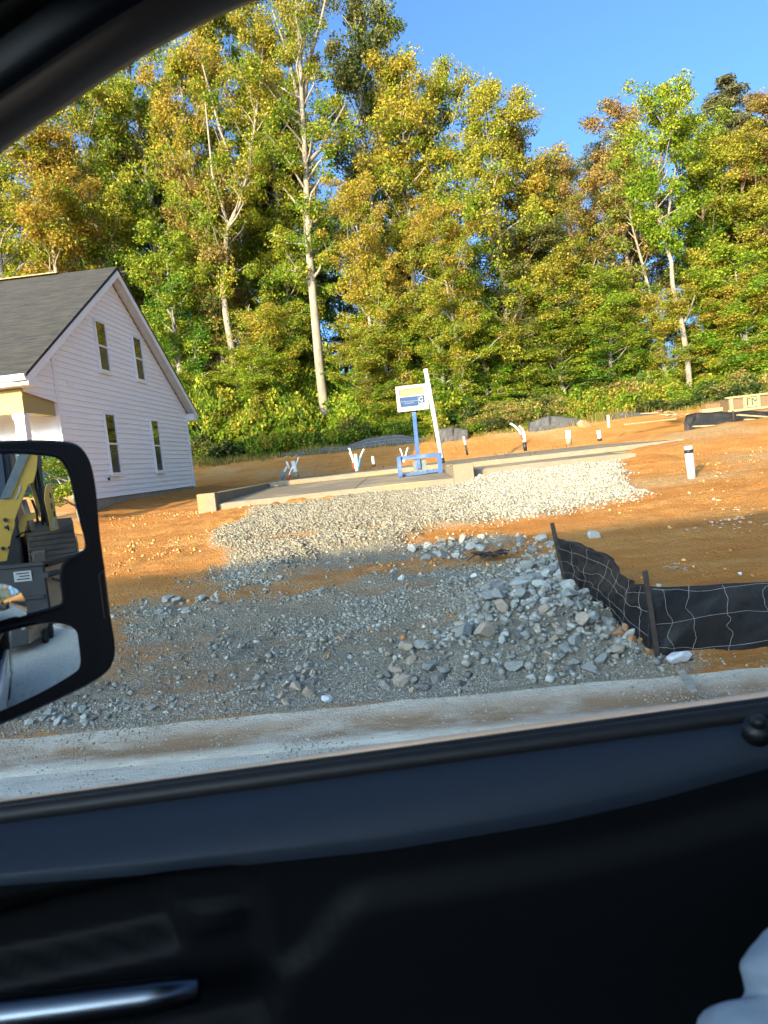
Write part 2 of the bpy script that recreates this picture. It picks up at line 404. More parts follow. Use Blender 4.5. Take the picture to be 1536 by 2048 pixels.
M['rock_dark'] = rock_mat('rock_dark', (.19, .185, .17), (.14, .135, .125))
M['rock_tan'] = rock_mat('rock_tan', (.36, .30, .22), (.29, .24, .175))
M['rock_white'] = rock_mat('rock_white', (.64, .64, .64), (.52, .52, .52))
M['clod'] = rock_mat('clod', (.40, .22, .11), (.33, .17, .08))
M['gravel_grey'] = tint_mat('gravel_grey', [(0, (.16, .15, .118)), (.5, (.275, .26, .205)), (.85, (.34, .325, .262)), (1, (.43, .415, .345))])
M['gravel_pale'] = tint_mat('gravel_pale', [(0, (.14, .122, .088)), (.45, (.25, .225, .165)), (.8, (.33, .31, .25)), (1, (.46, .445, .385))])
M['grit'] = tint_mat('grit', [(0, (.26, .25, .21)), (.5, (.36, .35, .30)), (1, (.48, .47, .41))])
M['rubble'] = tint_mat('rubble', [(0, (.14, .145, .13)), (.4, (.235, .24, .21)), (.7, (.28, .26, .205)), (1, (.42, .425, .38))])
M['gravel_clay'] = tint_mat('gravel_clay', [(0, (.38, .17, .055)), (.6, (.56, .27, .085)), (.95, (.60, .35, .14)), (1, (.52, .46, .38))])

# ------------------------------------------------------------------ mesh helpers
class MB:
    def __init__(s): s.v = []; s.f = []; s.uv = None
    def add(s, vs, fs):
        o = len(s.v); s.v += [tuple(map(float, p)) for p in vs]; s.f += [tuple(i+o for i in f) for f in fs]; return s
    def box(s, c, size, rz=0, rx=0, ry=0):
        a, b, d = size[0]/2, size[1]/2, size[2]/2
        m = Matrix.Rotation(rz, 3, 'Z') @ Matrix.Rotation(ry, 3, 'Y') @ Matrix.Rotation(rx, 3, 'X')
        vs = [m @ Vector((x, y, z)) + Vector(c) for x in (-a, a) for y in (-b, b) for z in (-d, d)]
        return s.add(vs, [(0, 1, 3, 2), (4, 6, 7, 5), (0, 4, 5, 1), (2, 3, 7, 6), (0, 2, 6, 4), (1, 5, 7, 3)])
    def span(s, lo, hi):
        return s.box([(a+b)/2 for a, b in zip(lo, hi)], [b-a for a, b in zip(lo, hi)])
    def bar(s, p, q, w, h, up=(0, 0, 1)):
        p = Vector(p); q = Vector(q); d = (q-p).normalized()
        sx = d.cross(Vector(up)).normalized()*(w/2); sy = sx.cross(d).normalized()*(h/2)
        vs = [e+a*sx+b*sy for e in (p, q) for a, b in ((-1, -1), (1, -1), (1, 1), (-1, 1))]
        return s.add(vs, [(0, 1, 2, 3), (7, 6, 5, 4), (0, 4, 5, 1), (1, 5, 6, 2), (2, 6, 7, 3), (3, 7, 4, 0)])
    def tube(s, pts, rad, n=8, cap=True):
        pts = [Vector(p) for p in pts]
        if not hasattr(rad, '__len__'): rad = [rad]*len(pts)
        vs = []; prev = None
        for i, p in enumerate(pts):
            d = (pts[min(i+1, len(pts)-1)]-pts[max(i-1, 0)]).normalized()
            if prev is None:
                a = d.cross(Vector((0, 0, 1)));
                if a.length < 1e-3: a = d.cross(Vector((1, 0, 0)))
                a.normalize()
            else:
                a = (prev - d*prev.dot(d)).normalized()
            prev = a; b = d.cross(a)
            for k in range(n):
                t = 2*math.pi*k/n
                vs.append(p + (a*math.cos(t)+b*math.sin(t))*rad[i])
        fs = []
        for i in range(len(pts)-1):
            for k in range(n):
                fs.append((i*n+k, i*n+(k+1) % n, (i+1)*n+(k+1) % n, (i+1)*n+k))
        if cap:
            fs.append(tuple(range(n-1, -1, -1))); fs.append(tuple((len(pts)-1)*n+k for k in range(n)))
        return s.add(vs, fs)
    def prism(s, poly, d):
        """poly: 3-D outline, d: extrusion vector"""
        n = len(poly); d = np.asarray(d, float)
        vs = [np.asarray(p, float) for p in poly] + [np.asarray(p, float)+d for p in poly]
        return s.add(vs, [tuple(range(n-1, -1, -1)), tuple(range(n, 2*n))] + [(i, (i+1) % n, n+(i+1) % n, n+i) for i in range(n)])
    def grid(s, P):
        h, w = len(P), len(P[0])
        return s.add([p for row in P for p in row], [(i*w+j, i*w+j+1, (i+1)*w+j+1, (i+1)*w+j) for i in range(h-1) for j in range(w-1)])
    def build(s, name, m, parent=None, smooth=False, bevel=0, fix=True, thick=0):
        me = bpy.data.meshes.new(name)
        me.from_pydata(s.v, [], s.f)
        if fix:
            bm = bmesh.new(); bm.from_mesh(me); bmesh.ops.recalc_face_normals(bm, faces=bm.faces); bm.to_mesh(me); bm.free()
        if smooth: me.polygons.foreach_set('use_smooth', [True]*len(me.polygons))
        o = bpy.data.objects.new(name, me)
        me.materials.append(m)
        COL.objects.link(o)
        if parent:
            o.parent = parent; o.matrix_parent_inverse = Matrix.Translation(-Vector(parent.location))
            if parent.parent: o.matrix_parent_inverse = Matrix()
        if thick:
            md = o.modifiers.new('solid', 'SOLIDIFY'); md.thickness = thick; md.offset = 0
        if bevel:
            md = o.modifiers.new('bevel', 'BEVEL'); md.width = bevel; md.segments = 2; md.limit_method = 'ANGLE'
        return o
def mesh_np(name, V, F, m, tint=None, attr='tint', smooth=False, parent=None):
    """V (n,3), F (k,c) same corner count"""
    me = bpy.data.meshes.new(name)
    n, k, c = len(V), len(F), F.shape[1]
    me.vertices.add(n); me.vertices.foreach_set('co', np.ascontiguousarray(V, np.float32).ravel())
    me.loops.add(k*c); me.loops.foreach_set('vertex_index', np.ascontiguousarray(F, np.int32).ravel())
    me.polygons.add(k); me.polygons.foreach_set('loop_start', np.arange(0, k*c, c, dtype=np.int32))
    if smooth: me.polygons.foreach_set('use_smooth', np.ones(k, bool))
    me.update(calc_edges=True)
    if tint is not None:
        a = me.color_attributes.new(attr, 'FLOAT_COLOR', 'POINT')
        t = np.ones((n, 4), np.float32); t[:, :3] = tint
        a.data.foreach_set('color', t.ravel())
    me.materials.append(m)
    if parent == 'mesh': return me
    o = bpy.data.objects.new(name, me); COL.objects.link(o)
    if parent: o.parent = parent
    return o
def tag(o, label=None, cat=None, group=None, kind=None):
    if label: o['label'] = label
    if cat: o['category'] = cat
    if group: o['group'] = group
    if kind: o['kind'] = kind
    return o
def empty(name, loc, label, cat, group=None):
    o = bpy.data.objects.new(name, None); o.location = Vector([float(v) for v in loc]); COL.objects.link(o)
    o.empty_display_size = .2
    return tag(o, label, cat, group)
def text_mesh(name, txt, size, m, parent, mw, depth=.003):
    cu = bpy.data.curves.new(name, 'FONT'); cu.body = txt; cu.size = size; cu.extrude = depth; cu.align_x = 'CENTER'; cu.align_y = 'CENTER'
    tmp = bpy.data.objects.new(name+'_tmp', cu); COL.objects.link(tmp)
    dg = bpy.context.evaluated_depsgraph_get(); dg.update()
    me = bpy.data.meshes.new_from_object(tmp.evaluated_get(dg))
    bpy.data.objects.remove(tmp)
    me.transform(mw)
    me.materials.clear(); me.materials.append(m)
    o = bpy.data.objects.new(name, me); COL.objects.link(o)
    if parent:
        o.parent = parent; o.matrix_parent_inverse = Matrix.Translation(-Vector(parent.location))
        if parent.parent: o.matrix_parent_inverse = Matrix()
    return o

# ================================================================== GROUND, ROAD, CURB
def axis(segs):
    out = []
    for a, b, st in segs:
        n = max(1, int(round((b-a)/st)))
        out += list(np.linspace(a, b, n, endpoint=False))
    out.append(segs[-1][1]); return np.array(out)
xs = axis([(-900, -100, 100), (-100, -30, 7), (-30, -12, 1.0), (-12, -6, .2), (-6, 4.5, .06), (4.5, 9, .12), (9, 24, .4), (24, 60, 3), (60, 900, 120)])
ys = axis([(-500, -40, 60), (-40, 4.8, 4), (4.8, 8.5, .05), (8.5, 13, .075), (13, 18, .11), (18, 24, .25), (24, 40, .4), (40, 80, 2.5), (80, 160, 16), (160, 900, 120)])
GX, GY = np.meshgrid(xs, ys)
GZ = zt(GX, GY)
gz, pz = zones(GX, GY)
dry = sstep(.05, .5, fbm(GX*.35+2, GY*.5, 61))*sstep(10, 13, GY) + .9*sstep(4, 6, GX)*sstep(5, 7, GY)*(1-sstep(9.5, 11.5, GY))*sstep(-.3, .4, fbm(GX*.6, GY*1.6, 66))
V = np.stack([GX, GY, GZ], -1).reshape(-1, 3)
nx, ny = len(xs), len(ys)
ii = np.arange(ny-1)[:, None]*nx + np.arange(nx-1)[None]
F = np.stack([ii, ii+1, ii+nx+1, ii+nx], -1).reshape(-1, 4)
g_o = mesh_np('ground', V, F, M['ground'], np.stack([gz*(GY > 5.1), pz, np.clip(dry, 0, 1)], -1).reshape(-1, 3), 'zone', True)
tag(g_o, 'bare orange clay lot rising from the curb to the woods', None, None, 'structure')

mb = MB()
rx = np.linspace(-60, 24, 90)
prof = [(-7.2, -.10), (-6.9, .0), (-3, .05), (2.0, .03), (4.2, -.005), (4.70, -.02)]
mb.grid([[(x, y, z) for y, z in prof] for x in rx])
tag(mb.build('road', M['road'], smooth=True), 'dusty pale road beside the building lot', None, None, 'structure')
mb = MB()
cprof = [(4.696, -.10), (4.70, -.016), (4.90, -.022), (4.99, .0), (5.07, .052), (5.14, .092), (5.22, .112), (5.33, .110), (5.36, -.1)]
rx2 = np.linspace(-60, 24, 420)
mb.grid([[(x, y, z+(.016*float(fbm(np.array(x*1.7), np.array(y*3), 5))+.008*float(fbm(np.array(x*6.), np.array(y*7), 6)))*(1 if y > 4.75 else 0)) for y, z in cprof] for x in rx2])
tag(mb.build('curb', M['road'], smooth=True), 'rolled concrete curb, dusty and half buried in gravel', None, None, 'structure')

def zfull(x, y):
    """top of curb, road or ground"""
    x = np.asarray(x, float); y = np.asarray(y, float)
    z = zt(x, y)
    zr = np.interp(y, [p[0] for p in prof], [p[1] for p in prof])
    zc = np.interp(y, [p[0] for p in cprof[1:-1]], [p[1] for p in cprof[1:-1]])
    z = np.where(y < 4.70, np.maximum(z, zr), z)
    return np.where((y >= 4.70) & (y <= 5.34), np.maximum(z, zc), z)

# ================================================================== LOOSE STONE (stuff)
OCT = np.array([[1, 0, 0], [-1, 0, 0], [0, 1, 0], [0, -1, 0], [0, 0, 1], [0, 0, -1]], float)
OCTF = np.array([[0, 2, 4], [2, 1, 4], [1, 3, 4], [3, 0, 4], [2, 0, 5], [1, 2, 5], [3, 1, 5], [0, 3, 5]])
CUBV = np.array([[x, y, z] for x in (-.62, .62) for y in (-.62, .62) for z in (-.62, .62)], float)
CUBF = np.array([[0, 1, 3], [0, 3, 2], [4, 6, 7], [4, 7, 5], [0, 4, 5], [0, 5, 1], [2, 3, 7], [2, 7, 6], [0, 2, 6], [0, 6, 4], [1, 5, 7], [1, 7, 3]])
def quat_rot(n):
    q = rng.normal(size=(n, 4)); q /= np.linalg.norm(q, axis=1, keepdims=True)
    w, x, y, z = q.T
    return np.stack([1-2*(y*y+z*z), 2*(x*y-z*w), 2*(x*z+y*w), 2*(x*y+z*w), 1-2*(x*x+z*z), 2*(y*z-x*w),
                     2*(x*z-y*w), 2*(y*z+x*w), 1-2*(x*x+y*y)], -1).reshape(n, 3, 3)
def stones(name, x, y, size, m, label, cat, sink=.25, tone=None):
    n = len(x)
    B, Fb = (CUBV, CUBF)
    Rm = quat_rot(n)
    jit = 1 + rng.uniform(-.35, .35, (n, len(B), 3))
    sc = size[:, None]*rng.uniform(.6, 1.15, (n, 3))
    P = np.einsum('nij,nkj->nki', Rm, B[None]*jit*sc[:, None])
    P[:, :, 2] *= .8
    z = zfull(x, y)
    P += np.stack([x, y, z + size*(.5-sink)], -1)[:, None]
    Fs = (Fb[None] + (np.arange(n)*len(B))[:, None, None]).reshape(-1, 3)
    t = rng.random(n) if tone is None else np.clip(tone*.55+rng.random(n)*.45, 0, 1); T = np.repeat(np.stack([t, rng.random(n), rng.random(n)], -1), len(B), 0)
    o = mesh_np(name, P.reshape(-1, 3), Fs, m, T)
    return tag(o, label, cat, None, 'stuff')
def scatter(n, x0, x1, y0, y1, prob):
    x = rng.uniform(x0, x1, n); y = rng.uniform(y0, y1, n)
    k = rng.random(n) < prob(x, y)
    return x[k], y[k]
gx_, gy_ = scatter(130000, -4.6, 2.0, 5.15, 11.3, lambda x, y: zones(x, y)[0]*(.16+.84*sstep(-.25, .3, fbm(x*1.6, y*1.6, 71)))*np.clip(7.0/y, 0, 1)**1.2*(1-.8*np.exp(-((x+1.5+.15*(y-6.3))/.4)**2)*np.exp(-((y-6.4)/.6)**2)))
sz = .0055 + .012*rng.random(len(gx_))**2.6*(.4+1.2*sstep(-.1, .4, fbm(gx_*.9, gy_*.9, 72))) + .024*(rng.random(len(gx_)) > .965)*rng.random(len(gx_))
sz = sz*(1+.05*(gy_-6))
stones('grey_gravel', gx_, gy_, sz, M['gravel_grey'], 'grey crushed stone spread over the lot entrance', 'gravel')
gx_, gy_ = scatter(110000, -5.0, 7.0, 9.2, 17.0, lambda x, y: zones(x, y)[1]*(.3+.7*sstep(-.35, .25, fbm(x*1.1, y*1.4, 88)+.25*sstep(0, 2, x))))
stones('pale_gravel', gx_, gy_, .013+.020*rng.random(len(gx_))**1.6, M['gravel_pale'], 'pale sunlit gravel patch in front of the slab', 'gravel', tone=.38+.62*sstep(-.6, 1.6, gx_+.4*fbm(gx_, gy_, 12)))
gx_, gy_ = scatter(110000, -5, 6, 3.5, 5.6, lambda x, y: .05+.9*sstep(4.95, 5.4, y+.5*fbm(x*1.1, y, 9))*(1-sstep(1.3, 1.9, x))*1.2 + .8*sstep(.05, .5, fbm(x*1.1+4, y*2.4, 77)))
stones('curb_grit', gx_, gy_, .003+.009*rng.random(len(gx_))**4, M['grit'], 'fine grit strewn over the curb and road edge', 'gravel')
gx_, gy_ = scatter(52000, -8.5, 9, 5.4, 17.5, lambda x, y: (1-zones(x, y)[1])*(1-.96*zones(x, y)[0])*sstep(-.1, .5, fbm(x*1.3, y*1.3, 81))*(1-.75*sstep(1, 3, x)))
stones('clay_crumbs', gx_, gy_, .006+.034*rng.random(len(gx_))**5, M['gravel_clay'], 'crumbs and clods of dry orange clay on the lot', 'clay crumbs')

# ================================================================== ROCKS (things)
def rock_mesh(seed, name):
    r = np.random.default_rng(seed)
    bm = bmesh.new(); bmesh.ops.create_icosphere(bm, subdivisions=3, radius=1.0)
    vs = np.array([v.co[:] for v in bm.verts])
    for k in range(11):
        n = r.normal(size=3); n /= np.linalg.norm(n); d = r.uniform(.5, .86)
        t = vs @ n; over = np.maximum(0, t-d); vs -= over[:, None]*n[None]*.97
    vs *= np.array([1.0, r.uniform(.62, .9), r.uniform(.48, .72)])
    vs += r.normal(size=vs.shape)*.012
    for v, c in zip(bm.verts, vs): v.co = c
    me = bpy.data.meshes.new(name); bm.to_mesh(me); bm.free()
    return me
ROCKS = {}
for key in ('rock_grey', 'rock_light', 'rock_dark', 'rock_tan', 'rock_white', 'clod'):
    L = []
    for k in range(7 if key != 'rock_white' else 3):
        me = rock_mesh(hash_ := 100+k*7+len(key)*31+len(L), 'rock'); me.materials.append(M[key]); L.append(me)
    ROCKS[key] = L
def put_rock(x, y, s, key, label, group=None, lift=.25, name='rock', rot=None):
    me = random.choice(ROCKS[key])
    o = bpy.data.objects.new(name, me); COL.objects.link(o)
    z = float(zfull(np.array(x), np.array(y)))
    o.location = (x, y, z + s*lift)
    o.rotation_euler = rot or (random.uniform(-.5, .5), random.uniform(-.5, .5), random.uniform(0, 6.3))
    o.scale = (s, s*random.uniform(.85, 1.1), s*random.uniform(.85, 1.15))
    return tag(o, label, 'rock', group)
def rock_field(px_poly, n, s0, s1, mix, label, group, layers=1):
    poly = gpoly(px_poly); xs_ = [p[0] for p in poly]; ys_ = [p[1] for p in poly]
    done = []
    tries = 0
    while len(done) < n and tries < 20000:
        tries += 1
        x = random.uniform(min(xs_), max(xs_)); y = random.uniform(min(ys_), max(ys_))
        if poly_sd(np.array([x]), np.array([y]), poly)[0] < 0: continue
        s = s0+(s1-s0)*random.random()**1.8
        if any((x-a)**2+(y-b)**2 < (.72*(s+c))**2 for a, b, c in done): continue
        done.append((x, y, s))
        put_rock(x, y, s, random.choices(list(mix), list(mix.values()))[0], label, group, lift=random.uniform(.25, .5))
    return done
GL = {'rock_grey': 5, 'rock_light': 3, 'rock_dark': 1, 'rock_tan': 1.2}
rock_field([(1010, 1190), (1060, 1130), (1110, 1110), (1150, 1180), (1200, 1260), (1290, 1320), (1240, 1345), (1010, 1355), (900, 1310), (960, 1250)], 170, .035, .115, GL,
           'angular grey rock in the rubble heap against the silt fence', 'rocks heaped against the silt fence')
rock_field([(815, 1100), (900, 1085), (1000, 1075), (1110, 1070), (1115, 1105), (1000, 1112), (880, 1122), (820, 1125)], 46, .04, .10, {'rock_grey': 4, 'rock_light': 3, 'rock_dark': 1},
           'blue grey rock in the row across the top of the rubble', 'rocks in a row above the rubble')
rock_field([(760, 1350), (820, 1325), (900, 1350), (930, 1385), (840, 1395), (750, 1390)], 16, .04, .085, {'rock_tan': 3, 'rock_grey': 2, 'rock_dark': 2},
           'rough brownish rock in the cluster beside the curb', 'rocks clustered beside the curb')
rock_field([(500, 1375), (590, 1345), (640, 1360), (630, 1400), (560, 1415), (500, 1400)], 18, .035, .075, {'rock_tan': 3, 'rock_grey': 2, 'rock_dark': 3},
           'olive grey rock in the small pile at the gravel edge', 'rocks piled at the gravel edge')
rock_field([(225, 1240), (290, 1195), (390, 1190), (470, 1205), (430, 1230), (300, 1240)], 20, .035, .09, {'rock_grey': 4, 'rock_light': 3},
           'pale grey rock strewn behind the mirror', 'rocks strewn behind the mirror')
rock_field([(40, 1455), (120, 1420), (230, 1425), (380, 1400), (400, 1425), (200, 1450)], 22, .03, .065, GL,
           'small grey rock lying along the back of the curb', 'rocks lying along the curb')
rock_field([(450, 1140), (800, 1120), (990, 1130), (960, 1180), (700, 1200), (480, 1230)], 24, .025, .06, GL,
           'loose grey rock scattered on the clay between the gravel beds', 'rocks scattered on the clay')
def rock_px(px, py, s, key, label, **kw):
    p = ground_at(px, py); return put_rock(p[0], p[1], s, key, label, **kw)
rock_px(1360, 1330, .105, 'rock_white', 'white boulder at the foot of the silt fence stake', rot=(0.1, .1, .3), lift=.45)
rock_px(812, 1372, .13, 'rock_tan', 'largest flat tan rock, on the curb edge amid gravel', lift=.2, rot=(.15, .1, 1.2))
rock_px(657, 1405, .055, 'rock_white', 'small white wedge shaped rock alone on the curb', rot=(.1, .5, .4))
rock_px(947, 1155, .06, 'rock_white', 'smooth white rock alone on orange clay')
rock_px(805, 1170, .06, 'rock_light', 'pale rounded rock beside dark gravel on clay')
rock_px(355, 1205, .11, 'rock_light', 'biggest pale rock of those strewn near the mirror')
rock_px(1190, 1078, .10, 'rock_light', 'lone pale rock on the clay beyond the silt fence')
rock_px(1480, 1150, .03, 'rock_white', 'tiny white stone on the clay beyond the fence')
for k, (px, py, s) in enumerate([(1255, 1290, .09), (1285, 1305, .07), (1240, 1300, .06), (1265, 1312, .055), (1300, 1318, .05), (1230, 1285, .05), (1275, 1285, .06), (1250, 1270, .05)]):
    rock_px(px, py, s, 'clod', 'clod of orange clay piled at the fence corner', group='clods at the fence corner', name='clay_clod')

_heap = gpoly([(985, 1195), (1050, 1125), (1115, 1105), (1160, 1185), (1210, 1270), (1300, 1325), (1240, 1350), (1000, 1362), (860, 1330), (930, 1260)])
gx_, gy_ = scatter(9000, -1, 2, 5.2, 9, lambda x, y: sstep(-.15, .2, poly_sd(x, y, _heap)+.15*fbm(x*2, y*2, 5))*.5)
stones('rubble', gx_, gy_, .016+.034*rng.random(len(gx_))**1.8, M['rubble'], 'smaller broken rock filling the heap by the silt fence', 'rubble', .15)
gx_, gy_ = scatter(9000, -4.6, 2, 5.3, 10.4, lambda x, y: zones(x, y)[0]*sstep(.0, .5, fbm(x*.8+7, y*.8, 103))*.45+.010)
stones('loose_stones', gx_, gy_, .010+.032*rng.random(len(gx_))**3, M['rubble'], 'loose broken stone lying on the grey gravel bed', 'stones', .2)
# ================================================================== SILT FENCES
def fence_panel(name, top, bot, m, parent, nu=60, nv=14, amp=.02, seed=1, sag=0):
    P = []
    top = np.array(top, float); bot = np.array(bot, float)
    tt = np.linspace(0, 1, len(top)); tb = np.linspace(0, 1, len(bot))
    for i in range(nu):
        u = i/(nu-1)
        a = np.array([np.interp(u, tt, top[:, k]) for k in range(3)]); b = np.array([np.interp(u, tb, bot[:, k]) for k in range(3)])
        row = []
        for j in range(nv):
            v = j/(nv-1)
            p = a*(1-v)+b*v
            d = bot[-1]-bot[0]; nrm = np.array([-d[1], d[0], 0])/np.hypot(d[0], d[1])
            w = float(fbm(np.array(u*9+v*3), np.array(v*2.2), seed, 4))*amp*(1 if 0 < i < nu-1 else .2)
            row.append(p + nrm*w + np.array([0, 0, 0.25*w*(1-v)]))
        P.append(row)
    mb = MB(); mb.grid(P)
    return mb.build(name, m, parent, smooth=True, fix=False, thick=.004), P
sf = empty('silt_fence', (1.62, 5.42, .14), 'sagging black silt fence with wire mesh along the curb and rubble', 'silt fence')
def Yl(t): return 7.3+(5.42-7.3)*t
tops = [atY(x, y, Yl(t)) for x, y, t in [(1116, 1072, 0), (1150, 1082, .22), (1190, 1096, .42), (1222, 1118, .60), (1245, 1150, .76), (1268, 1164, .88), (1298, 1170, 1)]]
bots = [np.array([x, y, float(zt(np.array(x), np.array(y)))-.02]) for x, y in [(1.42, 7.3), (1.46, 6.7), (1.52, 6.1), (1.62, 5.42)]]
_, PA = fence_panel('fabric', tops, bots, M['fabric_black'], sf, 60, 16, .05, 3)
t2 = [atY(1302, 1173, 5.42), atY(1400, 1172, 5.42), atY(1536, 1166, 5.42), np.array([4.4, 5.5, .80]), np.array([7.5, 5.6, .85]), np.array([15, 6.4, .9])]
b2 = [np.array([x, y, .10]) for x, y in [(1.66, 5.42), (2.4, 5.42), (3.4, 5.45), (4.5, 5.5), (7.5, 5.6), (15, 6.4)]]
t2 = [np.array([1.64, 5.42, t2[0][2]]), np.array([2.02, 5.42, t2[1][2]]), np.array([2.6, 5.42, t2[2][2]])] + t2[3:]
b2 = [np.array([x, 5.42, .10]) for x in (1.66, 2.0, 2.6)] + b2[3:]
_, PB = fence_panel('fabric', t2, b2, M['fabric_black'], sf, 150, 16, .035, 9)
# stakes
mb = MB(); b_ = np.array([1.68, 5.40, .05]); t_ = atY(1290, 1142, 5.40)
mb.bar(b_, t_, .035, .03, (0, 1, 0)); mb.build('stake', M['stake'], sf, bevel=.003)
mb = MB(); b_ = np.array([1.44, 7.32, .2]); t_ = atY(1104, 1046, 7.35)
mb.bar(b_, t_, .04, .035, (0, 1, 0)); mb.build('stake', M['stake'], sf, bevel=.003)
for x in (4.0, 6.4):
    mb = MB(); mb.bar((x, 5.50, .05), (x-.03, 5.50, .98), .035, .03, (0, 1, 0)); mb.build('stake', M['stake'], sf, bevel=.003)
def wire_on(P, u0, v0, u1, v1, amp, seed, off, n=26):
    pts = []
    for k in range(n):
        s = k/(n-1); u = u0+(u1-u0)*s; v = v0+(v1-v0)*s + amp*float(fbm(np.array(s*4.0), np.array(seed*1.7), seed, 3))
        u = min(max(u + amp*.3*float(fbm(np.array(s*5.0), np.array(seed*2.3), seed+9, 3)), 0), 1); v = min(max(v, 0), 1)
        iu = u*(len(P)-1); i = min(int(iu), len(P)-2); fu = iu-i
        jv = v*(len(P[0])-1); j = min(int(jv), len(P[0])-2); fv = jv-j
        p = (P[i][j]*(1-fu)+P[i+1][j]*fu)*(1-fv)+(P[i][j+1]*(1-fu)+P[i+1][j+1]*fu)*fv
        pts.append(p+np.array(off))
    return pts
def wires(P, hs, vs, off, seed):
    for k, v in enumerate(hs):
        mb = MB(); mb.tube(wire_on(P, 0.0, v, 1.0, v, .16, seed+k, off, 60), .0015, 5); mb.build('wire', M['wire'], sf, True)
    for k, u in enumerate(vs):
        mb = MB(); mb.tube(wire_on(P, u, .05, u+.012, .97, .12, seed+20+k, off, 20), .0014, 5); mb.build('wire', M['wire'], sf, True)
wires(PA, (.16, .42, .68, .92), (.14, .30, .47, .62, .78, .92), (-.012, -.012, .0), 3)
wires(PB, (.12, .46, .85), (.07, .155, .26, .37, .5, .62, .75, .88), (0, -.014, 0), 40)

def far_fence(pts, Y, h, label, mat='fabric_grey', seed=5):
    e = empty('silt_fence', atY(pts[0][0], pts[0][1], Y), label, 'silt fence')
    q = [(atY(x, y, Y), atY(x, t, Y)) for x, y, t in pts]
    gz_ = [float(zt(np.array(p[0]), np.array(Y))) for p, _ in q]
    b = [np.array([p[0], Y, g-.06]) for (p, _), g in zip(q, gz_)]
    t = [np.array([p2[0], Y+.25, max(g+.12, p2[2])]) for (p, p2), g in zip(q, gz_)]
    fence_panel('fabric', t, b, M[mat], e, 50, 10, .10, seed)
    for k in (0, len(pts)//2, len(pts)-1):
        mb = MB(); mb.bar((b[k][0], Y+.1, b[k][2]-.3), (b[k][0], Y+.1, t[k][2]+.04), .05, .04, (0, 1, 0)); mb.build('stake', M['stake'], e)
far_fence([(1058, 850, 846), (1075, 849, 838), (1100, 846, 831), (1130, 845, 833), (1165, 842, 838)], 34.9, .5, 'grey silt fence sagging below the goldenrod, far left piece')
far_fence([(1212, 838, 832), (1240, 836, 824), (1262, 835, 822), (1290, 832, 828), (1320, 830, 824)], 35.0, .5, 'grey silt fence hump behind the thin white pipe', seed=8)
far_fence([(870, 868, 862), (885, 867, 856), (905, 866, 855), (935, 864, 858)], 34.7, .5, 'low grey silt fence behind the leaning white pipe', seed=11)
far_fence([(1372, 850, 846), (1380, 850, 829), (1400, 848, 824), (1470, 846, 823), (1510, 845, 820), (1560, 842, 824), (1640, 838, 826)], 26.5, .5, 'black silt fence slumped behind the heap of boards', 'fabric_black', seed=14)
e = empty('silt_fence', (2.0, 36.0, 2.6), 'wire backed silt fence in the shade at the foot of the bushes', 'silt fence')
b = [np.array([p[0], 35.2, float(zt(np.array(p[0]), np.array(35.2)))]) for p in (atY(x, 900, 35.2) for x in (560, 640, 690, 740, 800, 850))]
t = [np.array([p[0], p[1]+.3, p[2]+hh]) for p, hh in zip(b, (.2, .3, .25, .5, .55, .2))]
_, PC = fence_panel('fabric', t, b, M['fabric_grey'], e, 50, 10, .12, 17)
for v in (.1, .4, .7):
    mb = MB(); mb.tube(wire_on(PC, 0, v, 1, v, .05, 60, (0, -.02, 0), 40), .005, 4); mb.build('wire', M['wire'], e)

# ================================================================== WHITE HOUSE
hx = -8.2; hx2 = -16.6
HF, HR, RIDGE = 17.0, 26.95, 21.15                 # front wall, rear wall, ridge (Y)
Z0 = 1.66; ZA = 8.20
FE, RE = 15.2, 27.35                               # eaves (Y)
ZFE, ZRE = 4.52, 4.44
def roof_z(y):
    return ZFE+(ZA-ZFE)*(y-FE)/(RIDGE-FE) if y < RIDGE else ZA+(ZRE-ZA)*(y-RIDGE)/(RE-RIDGE)
house = empty('house', (-12.4, 22, 1.4), 'new white house with lap siding, dark roof and a porch', 'house')
def y_at_roof(z, drop=.22):
    z = z+drop
    ya = FE+(z-ZFE)/(ZA-ZFE)*(RIDGE-FE); yb = RIDGE+(ZA-z)/(ZA-ZRE)*(RE-RIDGE)
    return ya, yb
mb = MB(); z = Z0; EXP = .148
while z < ZA-.25:
    z1 = min(z+EXP, ZA-.22)
    def lim(zz):
        if zz <= ZFE-.15: return (FE+.3 if zz > 4.1 else HF), HR
        a, b2_ = y_at_roof(zz)
        return (max(a, FE+.3) if zz > 4.05 else HF), min(b2_, HR)
    ya, yb = lim(z); yc, yd = lim(z1)
    if yb-ya < .05 or yd-yc < 0: break
    o = len(mb.v)
    mb.add([(hx+.034, ya, z), (hx+.034, yb, z), (hx+.004, yd, z1), (hx+.004, yc, z1), (hx, ya, z), (hx, yb, z)], [(0, 1, 2, 3), (4, 5, 1, 0)])
    z = z1
mb.build('wall', M['white_vinyl'], house, fix=False)
